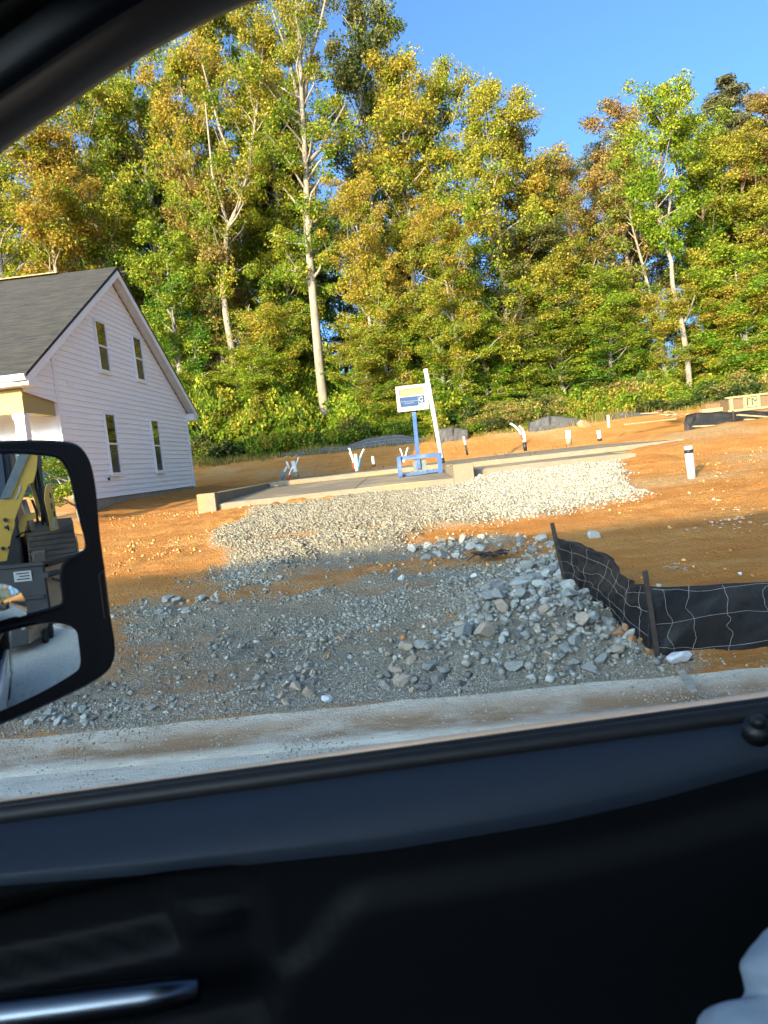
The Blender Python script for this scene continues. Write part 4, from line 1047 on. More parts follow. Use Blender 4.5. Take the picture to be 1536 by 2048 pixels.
def tree_proto(seed, H=20, Rc=3.6, base=.2, n_limb=30, bark='bark_pale', r0=.2, top_open=.0, leaf=.128, n_per=190, trunk=None, shape='oval', crown_len=None, dens=1.0):
    rs = np.random.default_rng(seed)
    if trunk is None:
        nseg = 10; pts = [np.zeros(3)]
        dirx = rs.normal(size=2)*.02
        for i in range(1, nseg+1):
            dirx = dirx*.8 + rs.normal(size=2)*.025
            pts.append(pts[-1]+np.array([dirx[0]*H/nseg, dirx[1]*H/nseg, .94*H/nseg]))
        trunk = np.array(pts)
    else:
        trunk = np.array(trunk)
    tl_ = np.linspace(0, 1, len(trunk))
    def tp(u): return np.array([np.interp(u, tl_, trunk[:, k]) for k in range(3)])
    mb = MB(); mb.tube([trunk[0]-np.array([0, 0, .6])]+list(trunk), [r0*1.35]+list(r0*(1-.86*tl_**1.1)), 10)
    C = []; Rr = []
    ph = rs.random()*6.28
    for i in range(n_limb):
        u = base+(.98-base)*((i+rs.random()*.6)/n_limb)
        s = (u-base)/(1-base)
        if shape == 'oval': prof_ = (math.sin(math.pi*min(1, .12+.82*s)))**.7
        elif shape == 'broad': prof_ = (math.sin(math.pi*(.22+.70*s)))**.55
        else: prof_ = 1.0-.82*s
        ph += 2.4+rs.normal()*.4
        L = Rc*prof_*rs.uniform(.55, 1.22)+.25
        el = R(rs.uniform(15, 45)+25*s) if shape != 'pine' else R(rs.uniform(-5, 25))
        p = tp(u); lp = [p]
        for j in range(1, 5):
            f = j/4
            lp.append(p + np.array([math.cos(ph)*math.cos(el), math.sin(ph)*math.cos(el), math.sin(el)])*L*f + np.array([0, 0, .10*L*f*f]) + rs.normal(size=3)*.07*L*f)
        rl = r0*(1-.85*u)*.42+.012
        mb.tube(lp, [rl, rl*.8, rl*.6, rl*.4, rl*.2], 5, False)
        nc = max(2, int(round(L*2.0*dens)))
        for q in range(nc):
            f = rs.uniform(.35, 1.05); k = min(int(f*4), 3); ff = f*4-k
            c = lp[k]*(1-ff)+lp[k+1]*ff
            off = rs.normal(size=3)*np.array([.5, .5, .35])*(.35+.25*L/3)
            c2 = c+off
            mb.tube([c, (c+c2)/2+rs.normal(size=3)*.05, c2], [rl*.4+.010, rl*.25+.008, .006], 4, False)
            C.append(c2); Rr.append(rs.uniform(.42, .85)*(.7+.3*Rc/3.6))
    for q in range(5):
        C.append(tp(1)+rs.normal(size=3)*np.array([.35, .35, .5])); Rr.append(rs.uniform(.4, .7))
    C = np.array(C); Rr = np.array(Rr)
    if shape == 'pine':
        V, F, idx = leaves_np(C, Rr*.9, int(n_per*1.5), .26, rs, .6, 1.3)
        V = V.reshape(-1, 4, 3); mid = V.mean(1, keepdims=True)
        ax = (V[:, 2]-V[:, 0]); V[:, 1] = mid[:, 0]+(V[:, 1]-mid[:, 0])*.28; V[:, 3] = mid[:, 0]+(V[:, 3]-mid[:, 0])*.28
        V = V.reshape(-1, 3)
    else:
        V, F, idx = leaves_np(C, Rr, n_per, leaf, rs)
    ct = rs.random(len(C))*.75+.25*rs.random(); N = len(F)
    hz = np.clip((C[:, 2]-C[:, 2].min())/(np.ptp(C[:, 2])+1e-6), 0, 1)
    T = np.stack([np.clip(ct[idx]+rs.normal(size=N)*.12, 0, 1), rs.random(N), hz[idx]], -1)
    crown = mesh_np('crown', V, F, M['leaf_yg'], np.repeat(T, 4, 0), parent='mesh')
    tm_ = bpy.data.meshes.new('trunk'); tm_.from_pydata(mb.v, [], mb.f); tm_.polygons.foreach_set('use_smooth', [True]*len(tm_.polygons))
    tm_.materials.append(M[bark])
    return dict(trunk=tm_, crown=crown, H=max(V[:, 2].max(), 1), R=Rc, n=len(F))
def plant_tree(P, x, y, H, Rw, leaf, bark, label, cat='tree', name='tree', group=None, rz=None, z=None, unit=False):
    zz = float(zt0(np.array(x), np.array(y))) if z is None else z
    e = empty(name, (x, y, zz-.05), label, cat, group)
    if not unit:
        e.scale = (Rw/P['R'], Rw/P['R'], H/P['H'])
        e.rotation_euler = (0, 0, random.uniform(0, 6.28) if rz is None else rz)
    for nm, mm in (('trunk', bark), ('crown', leaf)):
        if P.get(nm) is None: continue
        o = bpy.data.objects.new(nm, P[nm]); COL.objects.link(o); o.parent = e
        o.material_slots[0].link = 'OBJECT'; o.material_slots[0].material = M[mm]
    return e
PR = [tree_proto(1, 20, 3.4, .06, 42), tree_proto(2, 20, 3.8, .10, 40, shape='broad'), tree_proto(3, 20, 3.2, .05, 44, shape='broad'),
      tree_proto(4, 20, 4.2, .20, 36, shape='broad', dens=.95), tree_proto(5, 20, 3.0, .12, 36, dens=.95), tree_proto(6, 14, 2.6, .04, 34, shape='broad', dens=1.2)]
PINE = [tree_proto(11, 22, 2.6, .35, 52, 'bark_brown', .22, shape='pine', dens=1.5, n_per=110), tree_proto(12, 22, 2.3, .5, 40, 'bark_brown', .2, shape='pine', dens=1.4, n_per=110)]
random.seed(5)
def horizon_y(px): return 913.4-(px-822)*math.tan(_rol)
def put_px(px, topy, Y, P, Rw, leaf, bark, label, **kw):
    """px: column of the crown centre, topy: row of the tree top"""
    top = atY(px, topy, Y); x = top[0]
    zg = float(zt0(np.array(x), np.array(Y)))
    return plant_tree(P, x, Y, top[2]-zg+.05, Rw*1.15, leaf, bark, label, **kw)
G_F = None
TREES = [
 # px, top, Y, proto, R, leaf, bark, label
 (-40, 190, 41, 0, 3.4, 'leaf_yg', 'bark_pale', 'yellow green tree over the porch end of the white house'),
 (70, 230, 40.5, 2, 3.2, 'leaf_gold', 'bark_pale', 'golden green tree rising behind the left part of the dark roof'),
 (165, 120, 45, 1, 3.6, 'leaf_yg', 'bark_pale', 'yellow green tree behind the ridge vent of the dark roof'),
 (225, 150, 50, 4, 3.4, 'leaf_dark', 'bark_brown', 'dark tree with blue gaps behind the house gable peak'),
 (255, 40, 47, 4, 3.4, 'leaf_green', 'bark_grey', 'tall green tree just above the house gable'),
 (345, 30, 44, 3, 3.6, 'leaf_gold', 'bark_pale', 'tall tree with rusty golden crown right of the house gable'),
 (320, 430, 41, 5, 2.3, 'leaf_green', 'bark_grey', 'green tree close behind the gable rake of the house'),
 (400, 330, 43.8, 5, 2.3, 'leaf_brown', 'bark_pale', 'rust tinged tree in front of the forked pale trunk'),
 (420, -30, 47, 2, 3.2, 'leaf_yg', 'bark_pale', 'tall yellow green tree over the rust tinged one'),
 (500, -90, 50, 0, 3.6, 'leaf_green', 'bark_grey', 'very tall green tree left of the tallest pale trunk'),
 (545, 420, 44, 5, 2.1, 'leaf_green', 'bark_grey', 'mid height green tree between the two big pale trunks'),
 (705, 340, 40.5, 2, 2.2, 'leaf_gold', 'bark_grey', 'orange topped tree left of the sign, in front of the big trunk'),
 (570, 600, 43.5, 5, 1.9, 'leaf_yg', 'bark_grey', 'slim yellow green tree just left of the biggest pale trunk'),
 (690, -60, 48, 4, 3.4, 'leaf_dark', 'bark_grey', 'tall thin grey green tree beside the tallest pale trunk'),
 (760, 10, 50, 0, 3.2, 'leaf_green', 'bark_grey', 'tall green tree at the edge of the blue sky'),
 (780, 95, 44, 2, 3.2, 'leaf_gold', 'bark_pale', 'golden tree with orange top straight above the sign'),
 (748, 500, 39.5, 5, 1.7, 'leaf_gold', 'bark_grey', 'slim golden tree standing just left of the sign'),
 (850, 95, 46, 1, 3.0, 'leaf_yg', 'bark_pale', 'yellow green tree with orange tips right of the golden one'),
 (885, 390, 40, 3, 2.6, 'leaf_gold', 'bark_grey', 'big orange gold tree right of the leaning white pipe'),
 (960, 140, 43, 0, 3.0, 'leaf_yg', 'bark_pale', 'tall yellow tree with orange edge against the sky gap'),
 (1030, 190, 45, 2, 2.7, 'leaf_gold', 'bark_pale', 'orange edged golden tree left of the dip in the skyline'),
 (1020, 430, 43, 1, 3.0, 'leaf_dark', 'bark_brown', 'dark olive tree below the dip in the skyline'),
 (1095, 330, 48, 4, 2.8, 'leaf_green', 'bark_grey', 'green tree standing right in the dip of the skyline'),
 (1150, 290, 45, 3, 2.8, 'leaf_brown', 'bark_pale', 'brown orange tree right of the dip in the skyline'),
 (1090, 500, 42, 5, 2.2, 'leaf_yg', 'bark_pale', 'low yellow green tree under the skyline dip'),
 (1225, 200, 47, 4, 3.0, 'leaf_brown', 'bark_pale', 'purplish brown topped tree left of the bright green one'),
 (1190, 520, 42, 5, 2.4, 'leaf_bright', 'bark_grey', 'low bright green tree left of the pale slender trunk'),
 (1400, 230, 48, 1, 3.2, 'leaf_green', 'bark_grey', 'green tree behind and right of the pale slender trunk'),
 (1465, 250, 44, 2, 3.0, 'leaf_yg', 'bark_brown', 'yellow green tree above the wooden crate'),
 (1545, 170, 45, 0, 3.2, 'leaf_brown', 'bark_brown', 'brown tinged tall tree at the right edge of the woods'),
 (1480, 480, 40.5, 5, 2.4, 'leaf_bright', 'bark_grey', 'bright green low tree standing over the crate'),
 (1590, 330, 41, 2, 2.8, 'leaf_yg', 'bark_grey', 'yellow green tree just past the crate, last in the row'),
 (1120, 640, 41.5, 5, 2.0, 'leaf_green', 'bark_grey', 'short green tree above the far grey fences'),
 (960, 640, 41.5, 5, 1.7, 'leaf_bright', 'bark_grey', 'small bright green tree in the dark gap of the woods'),
]
for px, ty, Y, k, Rw, lf, bk, lab in TREES:
    put_px(px, ty, Y, PR[k], Rw, lf, bk, lab)
for px, ty, Y, k, Rw, lab in [(1505, 125, 54, 0, 3.6, 'dark pine topping the skyline above the crate'), (560, 110, 54, 0, 3.2, 'dark pine seen behind the tallest pale trunk'),
                              (330, 210, 53, 1, 3.0, 'dark pine with bare lower trunk behind the rusty golden crown'), (100, 260, 54, 1, 3.2, 'dark pine half hidden behind the golden green tree')]:
    put_px(px, ty, Y, PINE[k], Rw, 'leaf_pine', 'bark_brown', lab, name='pine_tree')
# trees with surveyed trunks
def hero(pts, Y, r0, leaf, bark, label, Rc, base, seed, n_limb, dens=1.0, shape='oval', forks=()):
    T = np.array([atY(x, y, Y) for x, y in pts]); org = T[0].copy()
    zg = float(zt0(np.array(org[0]), np.array(Y))); org[2] = zg
    T = T-org
    T = np.vstack([[T[0][0], 0, 0], T]) if T[0][2] > .4 else T
    rs = np.random.default_rng(seed); T[1:, 1] += rs.normal(size=len(T)-1)*.2
    # resample finely
    s = np.concatenate([[0], np.cumsum(np.linalg.norm(np.diff(T, axis=0), axis=1))]); u = np.linspace(0, s[-1], 16)
    T = np.stack([np.interp(u, s, T[:, k]) for k in range(3)], -1)
    P = tree_proto(seed, T[-1][2], Rc, base, n_limb, bark, r0, trunk=T, shape=shape, dens=dens)
    e = plant_tree(P, org[0], Y, 1, 1, leaf, bark, label, unit=True, z=zg+.05)
    for k, fk in enumerate(forks):
        Q = np.array([atY(x, y, Y+.3*(k+1)) for x, y in fk])-np.array([org[0], Y, zg])
        mb = MB(); mb.tube(list(Q), list(np.linspace(r0*.5, r0*.15, len(Q))), 8); o = mb.build('limb', M[bark], None, True); o.parent = e
    return e
hero([(650, 838), (640, 740), (625, 560), (617, 470), (610, 330), (603, 190), (600, 90), (585, -90)], 41.5, .30, 'leaf_yg', 'bark_pale',
     'tallest tree with thick pale straight trunk left of the sign', 3.4, .30, 201, 36, .7, forks=[[(606, 215), (618, 120), (640, 50), (655, -20)], [(612, 330), (640, 300), (690, 210)], [(606, 230), (575, 110), (545, 20)]])
hero([(476, 775), (465, 700), (452, 620), (445, 560), (458, 455), (487, 385), (500, 300), (520, 170), (525, 60)], 42, .25, 'leaf_yg', 'bark_pale',
     'tall tree with pale crooked forked trunk right of the house', 3.2, .40, 202, 28, .7, forks=[[(458, 455), (440, 400), (425, 350), (410, 200)], [(487, 385), (470, 340), (440, 260), (405, 130)]])
hero([(1379, 792), (1374, 720), (1365, 640), (1350, 580), (1340, 520), (1332, 470), (1312, 400), (1320, 300), (1330, 195)], 40.5, .17, 'leaf_bright', 'bark_pale',
     'bright green tree with slender pale curving trunk', 3.1, .48, 203, 26, .95, forks=[[(1368, 645), (1380, 620), (1390, 590)], [(1334, 480), (1338, 420), (1352, 330), (1350, 250)]])
hero([(1452, 785), (1440, 700), (1428, 600), (1415, 480), (1405, 330)], 43.5, .26, 'leaf_green', 'bark_brown',
     'tree with straight red brown trunk left of the crate', 2.6, .55, 204, 18, .8)
hero([(1345, 760), (1330, 690), (1308, 600), (1287, 530), (1262, 440), (1250, 330)], 43, .15, 'leaf_brown', 'bark_pale',
     'thin leaning brownish tree left of the slender pale trunk', 2.4, .55, 205, 16, .8)
hero([(1432, 782), (1422, 720), (1405, 670), (1400, 620), (1392, 520)], 42.5, .09, 'leaf_yg', 'bark_pale',
     'thin crooked sapling beside the red brown trunk', 1.5, .6, 206, 10, .8)
hero([(1100, 775), (1090, 700), (1083, 600), (1070, 480), (1060, 350)], 45, .20, 'leaf_dark', 'bark_brown',
     'dark trunked tree in the deep gap right of the sign', 2.4, .6, 207, 16, .7)
# deep rows, nothing tells one from the other
random.seed(9)
for k in range(24):
    x = -34+k*3.2+random.uniform(-1, 1); Y = random.uniform(53, 66)
    px_ = 822+(x/Y)*FPX
    Hm = random.uniform(18, 25) if px_ < 720 else (random.uniform(10, 14) if px_ < 1200 else random.uniform(15, 20))
    plant_tree(random.choice(PR[:5]), x, Y, Hm, random.uniform(3.2, 4.4), random.choice(['leaf_green', 'leaf_dark', 'leaf_dark', 'leaf_yg']), 'bark_brown',
               'tree in the dim depth of the woods behind the front rows', group='trees in the depth of the woods')
# woods further along the street, beyond the right edge and mirrored in glass
for k, (x, y, H) in enumerate([(24, 38, 20), (28, 34, 18), (33, 36, 22), (37, 30, 19), (42, 24, 20), (44, 17, 18), (46, 11, 19), (43, 7, 15), (48, 4, 18), (45, 1, 17), (50, -3, 18), (41, 13, 12)]):
    plant_tree(PR[k % 5], x, y, H, 3.8, ['leaf_yg', 'leaf_green', 'leaf_gold'][k % 3], 'bark_grey', 'tree in the woods along the far end of the street', group='woods along the far end of the street')

random.seed(61)
for k in range(26):
    x = -13.5+k*1.32+random.uniform(-.4, .4)
    if -6.4 < x < -3.2 or 15.0 < x < 17 or 9.0 < x < 11 or -11.2 < x < -8.2: continue
    plant_tree(PR[5], x, random.uniform(39.2, 44), random.uniform(4.5, 9), random.uniform(1.6, 2.3), random.choice(['leaf_yg', 'leaf_green', 'leaf_bright', 'leaf_yg', 'leaf_gold']), 'bark_grey',
               'young leafy tree in the understory at the front of the woods', name='young_tree', group='young trees at the front of the woods')
# ---- bushes and undergrowth
def bush_proto(seed, Rb, Hb, n, leaf=.15):
    rs = np.random.default_rng(seed)
    C = []; mb = MB()
    for k in range(n):
        a = rs.random()*6.28; r_ = Rb*math.sqrt(rs.random())*.85; h_ = Hb*(1-.6*(r_/Rb)**2)*rs.uniform(.15, .95)
        c = np.array([math.cos(a)*r_, math.sin(a)*r_, h_]); C.append(c)
        mb.tube([np.array([c[0]*.25, c[1]*.25, -.2]), np.array([c[0]*.6, c[1]*.6, h_*.6]), c], [.03, .018, .006], 4, False)
    C = np.array(C)
    V, F, idx = leaves_np(C, rs.uniform(.25, .5, n), 95, leaf*.85, rs)
    ct = rs.random(n); N = len(F)
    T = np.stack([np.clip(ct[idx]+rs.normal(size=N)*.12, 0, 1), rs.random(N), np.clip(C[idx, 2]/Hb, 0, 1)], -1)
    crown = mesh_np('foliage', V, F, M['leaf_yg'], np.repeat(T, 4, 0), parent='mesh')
    tm_ = bpy.data.meshes.new('stems'); tm_.from_pydata(mb.v, [], mb.f); tm_.materials.append(M['bark_grey'])
    return dict(stems=tm_, foliage=crown, R=Rb, H=Hb)
BP = [bush_proto(31, 1.3, 1.8, 70), bush_proto(32, 1.1, 2.6, 80), bush_proto(33, 1.5, 1.4, 70), bush_proto(34, 1.0, 1.9, 60, .12)]
def plant_bush(P, x, y, s, hs, leaf, label, group=None):
    zz = float(zt0(np.array(x), np.array(y)))
    e = empty('bush', (x, y, zz-.05), label, 'bush', group); e.scale = (s, s, hs); e.rotation_euler = (0, 0, random.uniform(0, 6.28))
    for nm, mm in (('stems', 'bark_grey'), ('foliage', leaf)):
        o = bpy.data.objects.new(nm, P[nm]); COL.objects.link(o); o.parent = e
        o.material_slots[0].link = 'OBJECT'; o.material_slots[0].material = M[mm]
    return e
random.seed(31)
BUSH = [(395, 760, 39, 'leaf_green', 'tall green bush against the rear corner of the white house'), (440, 770, 38.5, 'leaf_yg', 'yellow green bush second from the house corner'),
        (500, 800, 38, 'leaf_yg', 'sunlit yellow bush third from the house corner'), (548, 745, 39.5, 'leaf_green', 'tall leafy bush right of the forked trunk'),
        (590, 790, 38.2, 'leaf_green', 'green bush left of the thickest pale trunk'), (600, 745, 42.5, 'leaf_bright', 'bright leafy bush just left of the thickest trunk'),
        (690, 790, 38.4, 'leaf_bright', 'bright bush at the foot of the thickest trunk'), (735, 830, 37.6, 'leaf_green', 'low green bush two steps left of the sign'),
        (780, 800, 38.8, 'leaf_yg', 'yellow green bush behind the sign post'), (840, 840, 37.2, 'leaf_yg', 'low bush in the sun behind the sign'),
        (880, 770, 39.5, 'leaf_green', 'green bush right behind the leaning pole'), (920, 790, 39.2, 'leaf_dark', 'dark bush in the gap right of the pole'),
        (945, 830, 37.5, 'leaf_weed', 'tan goldenrod bush below the white block'), (990, 800, 38.5, 'leaf_weed', 'tall straw coloured goldenrod right of the white block'),
        (1035, 795, 38.6, 'leaf_weed', 'golden weed bush above the arching tubes'), (1075, 800, 38.4, 'leaf_yg', 'yellow green bush behind the grey fence'),
        (1110, 790, 38.6, 'leaf_bright', 'bright bush over the middle of the grey fence'), (1150, 770, 39.2, 'leaf_green', 'green bush above the orange clay mound'),
        (1190, 775, 38.8, 'leaf_yg', 'yellow green bush over the thin white pipe'), (1235, 760, 39.5, 'leaf_brown', 'reddish brown bush right of the thin pipe'),
        (1280, 745, 39.8, 'leaf_weed', 'large straw coloured bush left of the slender trunk'), (1320, 750, 39.2, 'leaf_yg', 'bush just left of the slender pale trunk'),
        (1400, 765, 38.6, 'leaf_weed', 'pale goldenrod bush right of the slender trunk'), (1440, 770, 38.4, 'leaf_yg', 'yellow green bush over the brown boards'),
        (1485, 760, 39, 'leaf_green', 'green bush directly behind the crate'), (1540, 760, 38.5, 'leaf_yg', 'bush behind the far end of the crate'),
        (650, 690, 43.5, 'leaf_green', 'green bush behind the thickest pale trunk'), (1010, 700, 43, 'leaf_green', 'shaded bush below the dark olive tree'), (1180, 660, 43, 'leaf_yg', 'bush below the bright green low tree')]
for px, ty, Y, lf, lab in BUSH:
    top = atY(px, ty, Y); zg = float(zt0(np.array(top[0]), np.array(Y)))
    P = random.choice(BP); h = max(.8, top[2]-zg)
    plant_bush(P, top[0], Y, random.uniform(.9, 1.3)*(1.1 if h > 2 else .85), h/P['H'], lf, lab)
for k in range(36):
    x = -15+k*1.0+random.uniform(-.5, .5)
    if x > 22: break
    plant_bush(random.choice(BP), x, random.uniform(40.5, 46), random.uniform(1.0, 1.5), random.uniform(.9, 1.7), random.choice(['leaf_green', 'leaf_dark', 'leaf_yg']),
               'undergrowth bush among the trunks inside the woods', 'undergrowth bushes among the trunks')
# low fringe in front of bushes
random.seed(77)
for k in range(34):
    x = -13+k*.95+random.uniform(-.4, .4)
    plant_bush(BP[random.choice([2, 3])], x, random.uniform(36.4, 37.6), random.uniform(.5, 1.1), random.uniform(.3, 1.1), random.choice(['leaf_yg', 'leaf_green', 'leaf_weed', 'leaf_dark', 'leaf_dark']),
               'low bush in the fringe at the foot of the woods', 'low fringe bushes at the foot of the woods')
# weeds and grass (stuff)
rs = np.random.default_rng(91)
n = 26000
x = rs.uniform(-15, 24, n); y = 34.9+2.6*rs.random(n)**.8 + .5*fbm(x*.4, x*.1, 4)
k = rs.random(n) < sstep(-.4, .3, fbm(x*.5, y*.5, 95))*.9+.1; x = x[k]; y = y[k]; n = len(x)
h_ = rs.uniform(.12, .42, n)*(.6+.8*sstep(-.2, .5, fbm(x*.3, y*.3, 98))); z = zt(x, y); a = rs.random(n)*6.28; w = .018
dx, dy = np.cos(a)*w, np.sin(a)*w; lx = rs.normal(size=n)*.12*h_*2; ly = rs.normal(size=n)*.12*h_*2
Vw = np.stack([np.stack([x-dx, y-dy, z-.03], -1), np.stack([x+dx, y+dy, z-.03], -1), np.stack([x+lx+dx*.3, y+ly+dy*.3, z+h_], -1), np.stack([x+lx-dx*.3, y+ly-dy*.3, z+h_], -1)], 1).reshape(-1, 3)
T = np.repeat(np.stack([rs.random(n), rs.random(n), rs.random(n)], -1), 4, 0)
tag(mesh_np('weeds', Vw, np.arange(n*4).reshape(-1, 4), M['leaf_weed'], T), 'yellow green weeds and grass along the foot of the woods', 'weeds', None, 'stuff')

# ================================================================== HOUSE ACROSS THE STREET (behind the truck, throws the shade)
h2_ = empty('house', (-10, -16, 0), 'white house across the street behind the truck', 'house')
mb = MB(); mb.prism([(-26, -21, 0), (-26, -11.2, 0), (-26, -11.2, 5.2), (-26, -16, 8.0), (-26, -21, 5.2)], (31, 0, 0)); mb.build('wall', M['white_vinyl'], h2_)
for sgn in (-1, 1):
    mb = MB(); mb.prism([(-26.4, -16, 8.24), (-26.4, -16+sgn*5.6, 5.0), (-26.4, -16+sgn*5.6, 4.85), (-26.4, -16, 8.06)], (31.8, 0, 0)); mb.build('roof', M['shingles'], h2_)
for xx in (-22, -17, -12, -7, -2, 2.5):
    for zz in (1.4, 3.9):
        f_ = MB().span((xx, -11.19, zz), (xx+1.0, -11.13, zz+1.25)).build('window', M['white_trim'], h2_); MB().span((xx+.08, -11.128, zz+.08), (xx+.92, -11.12, zz+1.17)).build('pane', M['glass_dark'], f_)
# ================================================================== PICKUP TRUCK (cab the picture is taken from)
truck = empty('pickup_truck', (0.3, -0.1, 0), 'dark interior of a pickup truck framing the view, with its towing mirror', 'pickup truck')
def zseal(x): return 1.513+.045*(x+.07)
door = None
# inner door panel as one moulded sheet
dxs = np.linspace(-1.15, .95, 150)
rec = [atY(x, y, .67) for x, y in [(-260, 1895), (0, 1845), (300, 1800), (440, 1790), (475, 1830), (500, 1950), (520, 2120), (-260, 2260)]]
rec = [(p[0], p[2]) for p in rec]
pock = [atY(x, y, .67) for x, y in [(-220, 1940), (0, 1880), (240, 1838), (275, 1860), (300, 1985), (0, 2040), (-220, 2080)]]
pock = [(p[0], p[2]) for p in pock]
bol = [atY(x, y, .67) for x, y in [(1900, 1650), (1536, 1663), (1330, 1672), (1120, 1700), (950, 1740), (800, 1775), (730, 1815), (660, 1900), (610, 1965), (540, 2010), (500, 2140), (1900, 2500)]]
bol = [(p[0], p[2]) for p in bol]
sw_ = [atY(x, y, .665) for x, y in [(330, 1905), (450, 1893), (440, 1950), (345, 1965)]]
sw_ = [(p[0], p[2]) for p in sw_]
ctl = [atY(px_, py_, yy_) for px_, py_, yy_ in [(-700, 1800, .70), (0, 1752, .70), (300, 1730, .708), (768, 1682, .725), (1100, 1628, .740), (1300, 1584, .752), (1536, 1518, .766), (1900, 1440, .775)]]
cX, cY, cZ = (np.array([p[k] for p in ctl]) for k in range(3))
P = []
ts = list(np.linspace(0, 1, 18)) + list(1+np.linspace(.02, 1, 90))
for x in dxs:
    ysh = float(np.interp(x, cX, cY)); dz = zseal(x)-.012-float(np.interp(x, cX, cZ))
    row = []
    for t in ts:
        if t <= 1:
            a = t
            th_ = a*math.pi/2*.97; y = .792-(.792-ysh)*(.30*a+.70*math.sin(th_)); z = zseal(x)-.012-dz*(.22*a+.78*(1-math.cos(th_)))
        else:
            s = t-1; z = zseal(x)-.012-dz-.62*s
            y = ysh+.004-.0*s; k = 1-math.exp(-s/.035); y = ysh-.001+.010*k-.05*sstep(.25, .9, s); z0f = sstep(.06, .12, s)
            xa = np.array([x]); za = np.array([z])
            y += .018*float(sstep(-.006, .010, poly_sd(xa, za, rec))[0])
            y += .045*float(sstep(-.004, .012, poly_sd(xa, za, pock))[0])
            y -= .016*float(z0f)*float(sstep(-.006, .008, poly_sd(xa, za, bol))[0])
            y -= .008*float(sstep(-.003, .004, poly_sd(xa, za, sw_))[0])
        row.append((x, y, z))
    P.append(row)
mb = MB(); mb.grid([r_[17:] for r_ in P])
door = mb.build('door', M['panel_plastic'], truck, True, fix=False)  # lower door kept near black, its shade put into the colour
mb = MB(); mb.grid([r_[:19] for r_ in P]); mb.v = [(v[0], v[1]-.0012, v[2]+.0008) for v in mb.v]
mb.build('door_lit_band', M['panel_lit_tone'], door, True, fix=False)  # upper turn of the same panel, sky light painted in by lighter colour
mb = MB(); mb.tube([(x, .80, zseal(x)-.006) for x in np.linspace(-1.15, .95, 30)], .0105, 12); mb.tube([(x, .815, zseal(x)-.004) for x in np.linspace(-1.15, .95, 30)], .0085, 10); mb.build('window_seal', M['black_rubber'], door, True)
mb = MB(); mb.tube([(x, .832, zseal(x)-.0015-.004*sstep(.0, -.35, x)) for x in np.linspace(-1.15, .95, 30)], .006, 8); mb.build('belt_trim', M['belt_reflect_tone'], door, True)  # warm reflection painted into the strip's colour
mb = MB(); mb.span((-1.15, .84, .60), (.95, .90, 1.40)); mb.build('door_skin', M['truck_paint'], door, bevel=.02)
hp = [atY(x, y, .655) for x, y in [(-200, 2062), (0, 2034), (150, 2015), (300, 1995), (400, 1977)]]
mb = MB(); mb.tube(hp, [.017, .017, .0165, .0155, .011], 14)
mb.v = [(v[0], v[1], v[2]) for v in mb.v]; mb.build('door_handle', M['chrome'], door, True)
c = atY(1515, 1455, .765)
mb = MB(); mb.tube([c+np.array([0, .006, -.012]), c+np.array([0, -.002, .004])], .014, 20); mb.tube([c, c+np.array([0, -.004, .010]), c+np.array([0, -.005, .013])], [.008, .008, .006], 18); mb.build('lock_knob', M['black_plastic'], door, True)
# upper window frame: curve of the opening in the door plane
cpx = [(-420, 690), (-300, 565), (-150, 430), (0, 308), (100, 240), (200, 171), (300, 108), (420, 46), (520, 3), (640, -42), (800, -90), (1000, -130), (1300, -170), (1700, -205)]
c3 = [atY(x, y, .80) for x, y in cpx]
cx_ = np.array([p[0] for p in c3]); cz_ = np.array([p[2] for p in c3])
tt = np.linspace(0, 1, len(cx_)); tf = np.linspace(0, 1, 90)
def smooth(a):
    b = np.interp(tf, tt, a)
    for _ in range(12): b[1:-1] = (b[:-2]+2*b[1:-1]+b[2:])/4
    return b
fx, fz = smooth(cx_), smooth(cz_)
tx, tz = np.gradient(fx), np.gradient(fz); L_ = np.hypot(tx, tz); nx_, nz_ = -tz/L_, tx/L_
fx, fz = fx+nx_*.031, fz+nz_*.031
def sweep(name, prof_, m, parent, sel=slice(None)):
    mb = MB(); mb.grid([[(fx[i]+nx_[i]*o, y, fz[i]+nz_[i]*o) for o, y in prof_] for i in range(len(fx))[sel]])
    return mb.build(name, m, parent, True, fix=False)
sweep('window_frame', [(.050, .860), (.006, .855), (.000, .838), (.002, .822), (.012, .806), (.024, .802)], M['frame_warm_lit'], door)
sweep('weatherstrip', [(.022, .806), (.024, .794), (.034, .790), (.060, .790), (.068, .796)], M['black_rubber'], door)
sweep('frame_trim', [(.066, .80), (.068, .782), (.072, .776), (.079, .775), (.083, .782), (.084, .79)], M['pillar_cloth'], door)
sweep('pillar_trim', [(.082, .79), (.085, .765), (.105, .755), (.128, .745), (.140, .725), (.150, .69), (.165, .64), (.185, .60)], M['panel_plastic'], truck)
k0 = int(np.argmax(fx > -.36))
sweep('headliner', [(.150, .69), (.162, .64), (.20, .50), (.215, .2), (.22, -.3), (.20, -.7), (.14, -.86)], M['pillar_cloth'], truck, slice(k0, None))
sweep('roof', [(.06, .86), (.17, .80), (.25, .5), (.27, 0), (.25, -.7), (.12, -.98)], M['truck_paint'], truck, slice(k0, None))
mb = MB(); mb.prism([(-.95, .70, 1.42), (-.86, .69, 1.75), (-.80, .69, 1.42)], (0, .11, 0)); mb.build('mirror_sail', M['black_plastic'], door)
